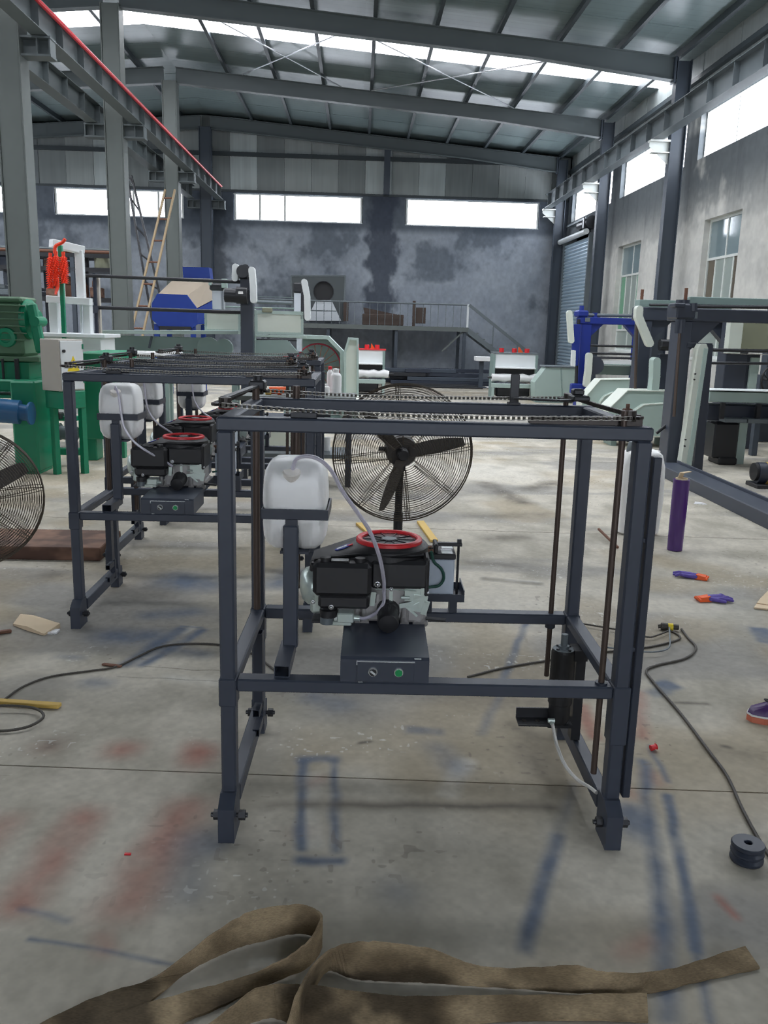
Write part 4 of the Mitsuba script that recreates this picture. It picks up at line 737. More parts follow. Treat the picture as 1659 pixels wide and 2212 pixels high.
_c = (-3.784, 9.4, 1.442); part(k, 'bearing_cap', lathe((_c[0], 9.44, _c[2]), (0, -1, 0), [(.105, 0), (.10, .04), (.06, .045), (.055, .03), (.0, .03)], 24), 'green', 30)
part(k, 'base_plate', fb((-4.15, -3.446, 1.191, 1.242), 9.4, .6), 'green_gear')
each(k, 'guide_post', [fb((-3.827, -3.809, 0.988, 1.218), 9.35, .03, .003), fb((-3.69, -3.656, 0.991, 1.221), 9.35, .05, .003)], 'black_steel')
part(k, 'column', fb((-4.177, -3.578, 0.947, 1.181), 9.45, .4), 'green'); each(k, 'cross_shelf', [fb((-4.124, -3.477, 0.871, 1.002), 9.3, .55, .02), fb((-4.137, -3.491, 0.801, 0.835), 9.3, .5, .01)], 'green')
part(k, 'leg', bx(*(-3.684, -3.42, 0.627, 0.827)[:2], 9.17, 9.62, .02, 1.0, .02), 'green'); part(k, 'foot', bx(*(-3.616, -3.434, 0.627, 0.828)[:2], 9.2, 9.6, .0, .03), 'green')
each(k, 'tie', [fb((-3.663, -3.175, 0.526, 0.577), 9.7, .12), fb((-3.644, -3.143, 0.136, 0.209), 9.7, .12), fb((-3.719, -3.601, 0.72, 0.821), 9.75, .2)], 'green')
_c = (-3.643, 8.9, 0.688); part(k, 'blue_motor', cat([cyl((_c[0] - .30, 8.95, _c[2] + .03), (_c[0] + .12, 9.0, _c[2] + .0), .125, 20), cyl((_c[0] + .12, 9.0, _c[2]), (_c[0] + .22, 9.0, _c[2] - .01), .085, 16), cyl((_c[0] + .22, 9.0, _c[2] - .01), (_c[0] + .24, 9.0, _c[2] - .01), .12, 16)]), 'motor_blue', 30, label='blue electric motor')
_c = (-3.443, 9.75, 0.671); part(k, 'pressure_regulator', cat([cyl((_c[0] - .05, 9.62, _c[2] - .1), (_c[0] - .05, 9.62, _c[2] + .03), .045, 14), cyl((_c[0] + .06, 9.62, _c[2] - .1), (_c[0] + .06, 9.62, _c[2] + .05), .04, 14), bx(_c[0] - .16, _c[0] + .12, 9.62, 9.75, _c[2] - .12, _c[2] - .05, .01)]), 'black_plastic', 30)
part(k, 'gauge', cat([cyl((_c[0] - .05, 9.57, _c[2] + .02), (_c[0] - .05, 9.60, _c[2] + .02), .028, 14), cyl((_c[0] + .04, 9.57, _c[2] + .06), (_c[0] + .04, 9.60, _c[2] + .06), .02, 14)]), 'chrome', 30)
_c = (-3.485, 9.9, 0.379); part(k, 'cylinder', cat([cyl((_c[0] - .12, 9.9, _c[2]), (_c[0] + .25, 9.9, _c[2] - .02), .08, 16)] + [cyl((_c[0] + q, 9.9, _c[2]), (_c[0] + q + .02, 9.9, _c[2]), .10, 16) for q in (-.10, .04, .16)]), 'steel_grey', 30)
# control cabinet (turned) on its green pedestal
_c = (-3.11, 9.05, 1.176)
k = thing('control_cabinet', 'beige control cabinet with a yellow warning triangle, beside the green machine', 'cabinet', None, at(_c[0], _c[1], 0, -32))
_zt, _zb = (-3.096, 9.05, 1.445)[2], (-3.125, 9.05, 0.908)[2]
part(k, 'body', bx(-.29, 0, 0, .32, _zb, _zt, .006), 'beige'); part(k, 'door', bx(.0, .012, .015, .305, _zb + .015, _zt - .015, .004), 'white_paint')
part(k, 'hinge', cat([cyl((.012, .30, _zt - .1), (.012, .30, _zt - .05), .01, 8), cyl((.012, .30, _zb + .08), (.012, .30, _zb + .13), .01, 8)]), 'green', 30)
part(k, 'warning_triangle', prism([(.09, _zt - .33), (.25, _zt - .33), (.17, _zt - .17)], 'x', .0125, .015), 'yellow', label='yellow warning triangle'); part(k, 'warning_bolt', prism([(.165, _zt - .275), (.178, _zt - .275), (.172, _zt - .25), (.18, _zt - .25), (.168, _zt - .215), (.162, _zt - .245), (.170, _zt - .245)], 'x', .0152, .017), 'black_plastic')
part(k, 'pedestal', bx(-.28, .02, .02, .31, .72, _zb, .01), 'green'); part(k, 'lock', cyl((.012, .05, _zt - .12), (.03, .05, _zt - .12), .016, 10), 'black_steel', 30)
part(k, 'post', cat([bx(-.24, -.18, .04, .1, 0, .72), bx(-.06, 0, .26, .32, 0, .72)]), 'green')
# green sheet-metal cabinet
k = thing('green_cabinet', 'dark green sheet-metal box with a lighter lid, right of the control cabinet', 'cabinet')
R = (-3.076, -2.706, 1.065, 1.212)
part(k, 'body', bx((-3.173, 9.9, 1.137)[0], (-2.912, 9.9, 1.144)[0], 9.9, 10.6, .3, (-3.169, 9.9, 1.21)[2], .01), 'green'); part(k, 'lid', bx((-3.189, 9.85, 1.216)[0], (-2.803, 10.4, 1.206)[0], 9.85, 11.0, (-3.17, 9.9, 1.194)[2], (-3.166, 9.9, 1.288)[2], .012), 'green')
part(k, 'panel', bx((-2.941, 10.0, 1.139)[0], (-2.73, 10.0, 1.144)[0], 10.0, 10.6, .95, (-3.17, 9.9, 1.194)[2], .008), 'green'); each(k, 'leg', [bx(*(-3.293, -3.113, 1.067, 1.278)[:2], 10.2, 10.45, 0, .3, .01), bx(-2.95, -2.85, 10.45, 10.55, 0, .3)], 'green')
# --- white frame with the orange-red tassels
YW = 11.4
k = thing('white_frame', 'white-painted machine frame with two stacked portals behind the green cabinet', 'machine')
part(k, 'base_plate', bx(*(-4.131, -3.241, 1.439, 1.51)[:2], YW - .25, YW + .5, *[(-3.707, 11.4, 1.427)[2], (-3.705, 11.4, 1.474)[2]], .006), 'white_paint'); part(k, 'box', bx(*(-4.065, -3.308, 1.265, 1.417)[:2], YW - .2, YW + .45, .45, (-3.707, 11.4, 1.427)[2], .006), 'white_paint'); each(k, 'leg', [bx(a, a + .08, b, b + .08, 0, .45) for a in ((-4.017, 11.4, 1.419)[0], (-3.409, 11.4, 1.434)[0]) for b in (YW - .15, YW + .35)], 'white_paint')
part(k, 'post', fb((-4.018, -3.908, 1.457, 1.927), YW, .14), 'white_paint'); part(k, 'post', fb((-3.619, -3.491, 1.468, 1.891), YW, .14), 'white_paint'); part(k, 'crossbeam', bar((-4.02, 11.4, 1.898), (-3.466, 11.4, 1.878), .14, .09, .006), 'white_paint'); part(k, 'thin_post', cyl((-3.598, 11.4, 1.465), (-3.579, 11.4, 1.858), .012, 10), 'alu', 30)
part(k, 'post', fb((-3.685, -3.585, 1.889, 2.523), YW + .1, .10), 'white_paint'); part(k, 'post', fb((-3.925, -3.846, 1.912, 2.544), YW + .1, .08), 'white_paint'); part(k, 'crossbeam', bar((-3.905, 11.3, 2.583), (-3.604, 11.6, 2.528), .12, .10, .006), 'white_paint')
part(k, 'green_rod', bar((-3.758, 11.2, 2.551), (-3.766, 11.2, 1.404), .05, .05, .004), 'green', label='dark green upright bar')
k = thing('tassel_garland', 'bright orange-red tassels hanging from the white frame', 'decoration')
part(k, 'cord', tube(spl([(-3.658, 11.1, 2.621), (-3.7, 11.1, 2.576), (-3.781, 11.1, 2.53), (-3.798, 11.1, 2.441)]), .02, 6), 'orange_red', 40)
rng = random.Random(2)
for (px0, px1, yt, yb) in (((-3.851, 11.1, 2.401), (-3.871, 11.1, 2.05), 0, 0), ((-3.782, 11.1, 2.42), (-3.8, 11.1, 2.086), 0, 0), ((-3.691, 11.1, 2.417), (-3.695, 11.1, 2.116), 0, 0)):
    n = 14; ms = []
    for i in range(n):
        t = i / (n - 1); q = np.array(px0) * (1 - t) + np.array(px1) * t; rr = .045 + .015 * math.sin(t * 3.1)
        for j in range(7):
            a = j * 2 * math.pi / 7 + i * .7; ms.append(cyl(q, q + np.array([math.cos(a) * rr, math.sin(a) * rr, -.03]), .012, 5, .004))
    ms.append(tube([np.array(px0) + [0, 0, .05], np.array(px1)], .022, 6)); part(k, 'tassel', cat(ms), 'orange_red')
part(k, 'streamer', ribbon([(-3.825, 11.1, 2.152), (-3.808, 11.1, 2.04), (-3.825, 11.1, 1.95)], [(-3.751, 11.05, 2.151), (-3.745, 11.05, 2.04), (-3.785, 11.05, 1.949)], .006), 'orange_red')
# --- storage rack at the far left
YR = 23.0
k = thing('storage_rack', 'dark steel storage rack full of parts behind the left pillars', 'rack')
XR0, XR1 = (-9.652, 23.0, 2.642)[0], (-6.311, 23.0, 2.735)[0]
for x in np.linspace(XR0, XR1 - .1, 4):
    for y in (YR, YR + 1.1): part(k, 'upright', bx(x, x + .1, y, y + .1, 0, (-8.079, 23.0, 3.318)[2] - .1), 'col_dark')
for z in ((-8.099, 23.0, 2.973)[2], (-8.142, 23.0, 2.219)[2], .5): part(k, 'shelf', bx(XR0, XR1, YR, YR + 1.2, z - .1, z), 'black_steel')
rng = random.Random(11); ci = ['rust', 'black_steel', 'steel_grey', 'navy_dark', 'olive', 'rusty', 'col_grey']
for lev, z in enumerate(((-8.099, 23.0, 2.973)[2], (-8.142, 23.0, 2.219)[2])):
    x = XR0 + .1; i = 0
    while x < XR1 - .4:
        w = rng.uniform(.18, .5); h = rng.uniform(.15, .55) if lev else rng.uniform(.12, .62); y = YR + rng.uniform(.05, .4); m = ci[rng.randrange(7)]
        i += 1; sh = ['upper', 'lower'][lev]; cn = {'rust': 'rust-brown', 'black_steel': 'black', 'steel_grey': 'grey', 'navy_dark': 'dark blue', 'olive': 'olive', 'rusty': 'rusty', 'col_grey': 'pale grey'}[m]; od = ['first', 'second', 'third', 'fourth', 'fifth', 'sixth', 'seventh', 'eighth', 'ninth', 'tenth', 'eleventh', 'twelfth', 'thirteenth', 'last'][min(i - 1, 13)]
        if rng.random() < .5:
            kk = thing('machine_part', f'{cn} blocky part, {od} from left on the {sh} shelf of the far left rack', 'part', 'machine parts on the far left rack'); put(kk, cat([bx(x, x + w, y, y + .5, z, z + h * .6, .02), bx(x + w * .2, x + w * .7, y + .05, y + .4, z + h * .6, z + h, .02)]), m)
        else:
            kk = thing('machine_part', f'{cn} round part, {od} from left on the {sh} shelf of the far left rack', 'part', 'machine parts on the far left rack'); put(kk, cat([cyl((x + w / 2, y + .2, z), (x + w / 2, y + .2, z + h), w / 2, 14), cyl((x + w / 2, y + .2, z + h), (x + w / 2, y + .2, z + h + .06), w / 4, 12)]), m, 30)
        x += w + rng.uniform(.03, .25)
for i in range(6):
    y = YR + .15 + .15 * i; kk = thing('steel_tube', f"{['rusty', 'grey', 'black'][i % 3]} steel tube on top of the far left rack, {['nearest', 'second', 'third', 'fourth', 'fifth', 'rearmost'][i]} of six", 'tube', 'tubes across the far left rack'); z = (-8.079, 23.0, 3.318)[2] + .05 + .07 * (i % 2); put(kk, cyl((XR0 - .2, y, z), (XR1 + .35 - .1 * i, y, z), .045, 10), ['rust', 'steel_grey', 'black_steel'][i % 3], 30)
part(k, 'head_rail', bx(XR0, XR1, YR, YR + .08, (-8.079, 23.0, 3.318)[2] - .1, (-8.079, 23.0, 3.318)[2]), 'black_steel'); part(k, 'head_rail', bx(XR0, XR1, YR + 1.1, YR + 1.2, (-8.079, 23.0, 3.318)[2] - .1, (-8.079, 23.0, 3.318)[2]), 'black_steel')
# --- ladders
def ladder(a0, a1, b0, b1, n, mat, label, w, t):
    k = thing('ladder', label, 'ladder'); a0, a1, b0, b1 = map(np.array, (a0, a1, b0, b1))
    a0 = a1 + (a0 - a1) * (a1[2] - .0) / (a1[2] - a0[2]); b0 = b1 + (b0 - b1) * (b1[2] - .0) / (b1[2] - b0[2])
    part(k, 'rail', bar(a0, a1, w, t, .004, (0, 1, 0)), mat); part(k, 'rail', bar(b0, b1, w, t, .004, (0, 1, 0)), mat)
    for s in (np.arange(n) + .6) / n: part(k, 'rung', cyl(a0 + (a1 - a0) * s, b0 + (b1 - b0) * s, .022, 8), mat if n < 9 else 'rust', 30)
    return k
_g = np.array((-5.323, 22.439))
ladder((-5.7, 24.2, 1.583), (-6.638, 25.4, 6.033), (-5.341, 24.2, 1.718), (-6.449, 25.4, 5.614), 8, 'black_steel', 'dark steel ladder leaning steeply behind the pillars', .05, .07)
ladder((-5.863, 22.5, 1.341), (-5.238, 24.1, 5.09), (-5.555, 22.5, 1.349), (-4.981, 24.1, 5.097), 9, 'bamboo', 'tan wooden ladder crossing in front of the dark one', .05, .07)
# --- blue hopper
YH = 19.0
k = thing('feed_hopper', 'blue hopper machine with a tan sloping top in front of the ladders', 'machine')
pfp = [(-4.492, 1.695), (-4.482, 2.037), (-4.357, 2.243), (-3.724, 2.232), (-3.521, 1.965), (-3.508, 1.623), (-3.629, 1.532), (-4.328, 1.543)]
part(k, 'panel', pf(pfp, YH, .05), 'blue')
back = [(-4.307, 2.66), (-3.482, 2.662), (-3.274, 2.27), (-3.283, 1.635)]
fr = [(-4.357, 2.243), (-3.724, 2.232), (-3.521, 1.965), (-3.508, 1.623)]
part(k, 'sloping_cover', hull([(fr[0][0], YH + .06, fr[0][1] - .01), (fr[1][0], YH + .06, fr[1][1] - .01), (back[0][0], 20.6, back[0][1]), (back[1][0], 20.6, back[1][1]), (fr[0][0], YH + .06, fr[0][1] - .1), (fr[1][0], YH + .06, fr[1][1] - .1), (fr[2][0], YH + .06, fr[2][1]), (back[2][0], 20.6, back[2][1]), (fr[0][0], 20.6, fr[2][1])]), 'tan'); part(k, 'panel', hull([(fr[2][0], YH + .06, fr[2][1] - .02), (fr[3][0], YH + .06, fr[3][1]), (back[2][0], 20.58, back[2][1] - .02), (back[3][0], 20.58, back[3][1]), (fr[2][0] - .3, YH + .06, fr[2][1] - .03), (fr[3][0] - .3, YH + .06, fr[3][1]), (fr[0][0], YH + .5, fr[3][1]), (fr[0][0], YH + .5, fr[2][1] - .03)]), 'blue')
part(k, 'chute', prism([(-4.139, 2.91), (-3.527, 2.917), (-3.5, 2.646), (-4.124, 2.65)], 'y', 20.65, 21.1), 'blue'); each(k, 'leg', [bx(a, a + .1, b, b + .1, 0, (-4.276, 19.0, 1.603)[2]) for a in ((-4.463, 19.0, 1.696)[0], (-3.576, 19.0, 1.72)[0] - .1) for b in (YH + .06, YH + 1.3)], 'blue'); part(k, 'discharge_lip', pf([(-4.316, 1.563), (-3.649, 1.561), (-3.65, 1.502), (-4.318, 1.484)], 18.95, .3), 'black_steel')
# --- the long pale machine with its dark post
YP = 13.4
k = thing('panel_line', 'long pale green machine with a dark motor post, spanning behind the row of frames', 'machine')
part(k, 'bed_rail', bar((-3.961, 13.4, 1.474), (-1.819, 13.4, 1.524), .5, .055, .006), 'pale_green'); part(k, 'bed_panel', fb((-3.866, -2.269, 1.106, 1.426), YP + .2, .06), 'pale_green_dull'); part(k, 'bed_rail', fb((-2.878, -1.819, 1.517, 1.53), YP, .4), 'pale_green'); part(k, 'table_cloth', fb((-3.378, -2.596, 1.153, 1.225), 12.6, .3, .02), 'paper', label='white rolled sheet on the lower shelf'); part(k, 'shelf_rail', fb((-3.794, -0.816, 1.076, 1.098), 13.3, .3), 'pale_green'); part(k, 'brace', bar((-3.224, 13.4, 1.25), (-3.176, 13.4, 1.432), .03, .03), 'col_dark')
part(k, 'drum', cat([cyl(((-2.341, 13.45, 1.271)[0], 13.5, (-2.341, 13.45, 1.271)[2]), ((-2.341, 13.45, 1.271)[0], 13.6, (-2.341, 13.45, 1.271)[2]), .17, 24), cyl(((-2.099, 13.45, 1.278)[0], 13.5, (-2.099, 13.45, 1.278)[2]), ((-2.099, 13.45, 1.278)[0], 13.6, (-2.099, 13.45, 1.278)[2]), .14, 24)]), 'pale_green_dull', 30)
each(k, 'leg', [bx(a, a + .08, b, b + .08, 0, 1.15) for a in (-4.2, -3.0, -1.95, -1.15) for b in (13.3, 13.55)], 'pale_green_dull')
def pan(R, y): # framed sheet panel
    x0, x1, z0, z1 = R; w = .05
    part(k, 'panel', bx(x0 + w * .6, x1 - w * .6, y + .012, y + .03, z0 + w * .6, z1 - w * .6), 'pale_cream'); part(k, 'panel_frame', cat([bx(x0, x1, y, y + .04, z1 - w, z1), bx(x0, x1, y, y + .04, z0, z0 + w * .7), bx(x0, x0 + w * .7, y, y + .04, z0, z1), bx(x1 - w * .7, x1, y, y + .04, z0, z1)]), 'pale_green')
pan((-2.353, -1.805, 1.525, 1.853), 13.3); pan((-1.585, -0.854, 1.508, 1.86), 13.3)
part(k, 'panel_handle', fb((-1.475, -1.321, 1.833, 1.903), 13.25, .05, .01), 'olive'); part(k, 'skirt_post', fb((-1.655, -1.575, 1.155, 1.872), 13.3, .06), 'pale_green'); part(k, 'skirt', hull([(*p[:1], 13.3, p[1]) for p in [(-1.581, 1.413), (-1.101, 1.425), (-0.902, 1.214), (-1.582, 1.155)]] + [(*p[:1], 13.6, p[1]) for p in [(-1.581, 1.413), (-1.101, 1.425), (-0.959, 1.241), (-1.582, 1.183)]]), 'pale_green_dull'); part(k, 'skirt_rail', fb((-1.585, -0.803, 1.461, 1.503), 13.28, .1), 'pale_green'); part(k, 'dark_slot', fb((-1.592, -0.967, 1.413, 1.439), 13.4, .1), 'black_steel'); part(k, 'red_strip', fb((-1.155, -0.916, 1.154, 1.19), 13.2, .05), 'red', label='red strip on the lower edge')
part(k, 'motor_post', bx(*(-1.753, -1.573, 1.654, 2.047)[:2], 12.9, 13.12, 0, (-1.676, 12.9, 2.409)[2], .01), 'navy_dark'); part(k, 'post_head', cat([fb((-1.783, -1.615, 2.289, 2.461), 12.85, .3, .03), cyl((-1.703, 12.8, 2.395), (-1.756, 13.2, 2.419), .09, 16), cyl((-1.662, 12.8, 2.435), (-1.67, 12.86, 2.439), .06, 12)]), 'black_steel', 30)
_c = (-1.759, 12.75, 2.054); part(k, 'motor', cat([cyl((_c[0] - .20, 12.78, _c[2]), (_c[0] + .14, 12.78, _c[2] - .01), .10, 20), cyl((_c[0] - .02, 12.70, _c[2]), (_c[0] + .14, 12.70, _c[2]), .12, 20), bx(_c[0] - .01, _c[0] + .13, 12.58, 12.72, _c[2] - .02, _c[2] + .09, .01)]), 'black_steel', 30); part(k, 'motor_plate', bx(_c[0] + .02, _c[0] + .09, 12.572, 12.58, _c[2] + .015, _c[2] + .05), 'paper')
def guard_strip(pts, y, d=.08): part(k, 'belt_guard', pf(sg.LineString(pts).buffer(.045, quad_segs=5), y, d), 'white_paint', label='white rounded belt guard')
guard_strip([(-1.823, 2.463), (-1.831, 2.3)], 12.9, .12); guard_strip([(-1.563, 2.412), (-1.545, 2.207), (-1.54, 1.994)], 12.7, .14); guard_strip([(-0.832, 2.286), (-0.79, 2.08), (-0.781, 1.77)], 13.1, .12)
each(k, 'aluminium_post', [fb((-2.264, -2.127, 1.863, 2.163), 13.5, .1), fb((-2.094, -2.07, 1.865, 2.161), 13.5, .05), fb((-1.013, -0.888, 1.519, 2.157), 13.5, .12), fb((-0.974, -0.887, 1.251, 1.517), 13.5, .12)], 'alu'); each(k, 'post_cap', [fb((-2.296, -2.087, 2.139, 2.242), 13.45, .2, .02), fb((-1.024, -0.889, 2.137, 2.291), 13.45, .2, .02)], 'black_steel'); part(k, 'slide_plate', fb((-0.893, -0.806, 1.744, 2.152), 13.3, .08), 'black_steel'); each(k, 'cap_block', [fb((-2.3, -2.26, 2.213, 2.301), 13.4, .1), fb((-2.105, -2.023, 2.179, 2.313), 13.4, .1)], 'pale_green')
part(k, 'guide_rod', cyl((-4.036, 13.0, 2.283), (-1.629, 12.95, 2.249), .026, 10), 'black_steel', 30); part(k, 'guide_rod', cyl((-3.949, 13.0, 1.831), (-1.7, 12.95, 1.817), .028, 10), 'black_steel', 30); part(k, 'rod_post', cat([bx(*(-3.916, -3.874, 1.992, 2.267)[:2], 13.0, 13.1, 0, (-3.913, 13.0, 2.319)[2]), cyl((-3.88, 12.9, 1.804), (-3.97, 13.2, 1.808), .06, 14)]), 'navy_dark'); part(k, 'white_post', bx(*(-3.892, -3.846, 1.594, 2.231)[:2], 13.05, 13.13, 0, (-3.864, 13.05, 2.258)[2]), 'beige'); part(k, 'roller_table', cat([cyl((-1.709, 14.6, 2.017), (-1.118, 14.6, 2.01), .03, 10)] + [cyl((-1.724, 14.8, 2.105), (-1.725, 14.8, 1.999), .012, 6)]), 'steel_grey', 30); part(k, 'guard_rail', cat([fb((-1.779, -1.117, 2.113, 2.118), 15.0, .04, 0), fb((-2.207, -1.072, 1.91, 1.931), 14.4, .1)]), 'pale_green_dull')
part(k, 'post_foot', bx(-2.35, -1.75, 12.75, 13.3, 0, .03), 'col_dark')
# low pale cabinet seen between the frames
k = thing('low_cabinet', 'low pale green cabinet on the floor seen through the nearest frame', 'cabinet')
part(k, 'body', bx(*(-1.898, -0.711, -0.056, 0.285)[:2], 10.7, 11.2, .10, .47, .006), 'pale_green'); part(k, 'slot', bx(*(-1.898, -0.711, -0.056, 0.285)[:2], 10.66, 11.25, .47, .52, .004), 'navy_dark'); part(k, 'door', bx(*(-1.497, -1.309, -0.051, 0.207)[:2], 10.68, 10.7, .13, .44, .003), 'pale_cream'); part(k, 'door', bx(*(-1.128, -0.793, -0.04, 0.216)[:2], 10.68, 10.7, .13, .44, .003), 'pale_cream'); part(k, 'plinth', bx(*(-1.875, -0.735, -0.056, 0.286)[:2], 10.75, 11.15, 0, .10), 'navy_dark')
# --- wheel, angular guards
k = thing('spoked_wheel', 'large wheel with dark red rim and spokes behind the back frames', 'wheel'); _c = (-0.665, 14.2, 0.997); rad = .37
t = np.linspace(0, 2 * np.pi, 49)[:-1]; part(k, 'rim', tube(np.c_[_c[0] + rad * np.cos(t), np.full(48, 14.2), _c[2] + rad * np.sin(t)], .013, 8, True), 'wheel_red', 40)
for j in range(18): part(k, 'spoke', cyl((_c[0] + .08 * math.cos(j * math.pi / 9), 14.2, _c[2] + .08 * math.sin(j * math.pi / 9)), (_c[0] + rad * math.cos(j * math.pi / 9), 14.2, _c[2] + rad * math.sin(j * math.pi / 9)), .008, 6), 'rust', 30)
part(k, 'hub', cyl((_c[0], 14.1, _c[2]), (_c[0], 14.3, _c[2]), .085, 20), 'black_steel', 30); part(k, 'axle_stand', cat([bx(_c[0] - .05, _c[0] + .05, 14.31, 14.38, 0, _c[2] + .05), bx(_c[0] - .2, _c[0] + .2, 14.25, 14.45, 0, .03)]), 'col_dark')
k = thing('wheel_guard', 'pale green angular guard wrapped around the red spoked wheel', 'guard')
out = sg.Polygon([(-0.976, 1.501), (-0.495, 1.498), (-0.25, 1.26), (-0.216, 0.144), (-0.968, 0.127)]); inn = sg.Polygon([(-1.054, 1.438), (-0.518, 1.444), (-0.305, 1.235), (-0.278, 0.063), (-1.047, 0.045)])
part(k, 'rim', pf(out.difference(inn).buffer(0), 14.1, .5), 'pale_green'); part(k, 'face', pf(out.buffer(-.01), 14.58, .03), 'pale_green_dull'); part(k, 'stand', bx(*(-0.654, -0.224, 0.144, 0.292)[:2], 14.2, 14.6, 0, (-0.573, 14.6, 0.152)[2]), 'pale_green_dull')
k = thing('upright_guard', 'tall pale green guard with a clipped top corner, right of the red wheel', 'guard')
gp = [(-0.24, 1.254), (-0.176, 1.483), (-0.004, 1.473), (0.015, 0.537), (-0.228, 0.531)]
part(k, 'face', pf(gp, 13.96, .04), 'pale_cream'); part(k, 'edge', pf(sg.Polygon(gp).difference(sg.Polygon(gp).buffer(-.035)), 13.9, .3), 'pale_green'); part(k, 'tray', hull([(gp[0][0] - .06, 13.3, gp[4][1] - .02), (gp[3][0], 13.3, gp[4][1] - .02), (gp[3][0], 13.9, gp[4][1] + .03), (gp[0][0] - .1, 13.9, gp[4][1] + .03), (gp[3][0], 13.3, gp[4][1] - .06), (gp[0][0], 13.3, gp[4][1] - .06), (gp[3][0], 13.9, gp[4][1] - .06)]), 'pale_cream'); part(k, 'stand', bx(gp[0][0], gp[3][0], 13.4, 13.9, 0, gp[4][1] - .06), 'pale_green_dull')
# --- workbench with bottles
_zb = (-0.258, 9.0, 0.938)[2]
k = thing('workbench', 'low dark workbench behind the frames carrying white bottles', 'workbench'); part(k, 'worktop', bx(-1.25, -.02, 8.75, 9.45, _zb - .05, _zb, .004), 'col_grey')
for x in (-1.2, -.12):
    for y in (8.8, 9.35): part(k, 'leg', bx(x, x + .06, y, y + .06, 0, _zb - .05), 'navy_dark')
part(k, 'shelf', bx(-1.2, -.06, 8.8, 9.4, .3, .34), 'steel_grey')
def bottle(px, py, w, h, mat, label, capmat='white_plastic', y=9.0):
    c = np.array([px, y, _zb]); r = w / 2
    kk = thing('bottle', label, 'bottle', None); part(kk, 'body', lathe(c, (0, 0, 1), [(0, 0), (r * .95, 0), (r, .01), (r, h * .72), (r * .8, h * .8), (r * .5, h * .86), (r * .5, h * .9)], 20), mat, 40); part(kk, 'cap', lathe(c + [0, 0, h * .88], (0, 0, 1), [(r * .58, 0), (r * .58, h * .1), (0, h * .12)], 16), capmat, 30)
bottle((-0.234, 9.0, 0.963)[0], 0, .12, .285, 'white_plastic', 'large white plastic bottle with a wide cap on the workbench, tallest of the bottles'); bottle((-0.336, 9.0, 0.96)[0], 0, .085, .13, 'white_plastic', 'short white jar on the workbench left of the tall white bottle', y=8.9); bottle((-0.438, 9.0, 0.958)[0], 0, .07, .27, 'red', 'slim red bottle on the workbench', 'red'); bottle((-0.302, 9.0, 0.961)[0] + .0, 0, .07, .30, 'white_plastic', 'white bottle with a red cap half hidden behind the tall white bottle', 'red', 9.2)
for q, (px, lab) in enumerate((((-0.572, 9.1, 0.453)[0], 'left of three'), ((-0.419, 9.1, 0.456)[0], 'middle of three'), ((-0.324, 9.1, 0.458)[0], 'right of three'))):
    kk = thing('jar', f'small white jar on the lower shelf of the workbench, {lab}', 'jar', 'white jars on the workbench shelf'); part(kk, 'body', lathe((px, 9.1, .34), (0, 0, 1), [(0, 0), (.036, 0), (.038, .01), (.038, .12), (.03, .13)], 16), 'white_plastic', 30); part(kk, 'lid', lathe((px, 9.1, .462), (0, 0, 1), [(.04, 0), (.04, .025), (0, .027)], 16), 'white_plastic', 30)
kk = thing('hand_drill', 'orange plastic power tool lying on the workbench', 'tool'); _x0, _x1 = (-0.942, 8.95, 0.949)[0], (-0.735, 8.95, 0.954)[0]
part(kk, 'body', cat([cyl((_x0 + .02, 8.95, _zb + .045), (_x1, 8.95, _zb + .05), .038, 14), bx(_x0 + .1, _x0 + .15, 8.92, 8.98, _zb, _zb + .06, .01)]), 'orange', 30); part(kk, 'grip', bx(_x0 - .02, _x0 + .04, 8.9, 9.0, _zb, _zb + .05, .01), 'yellow_wood'); 
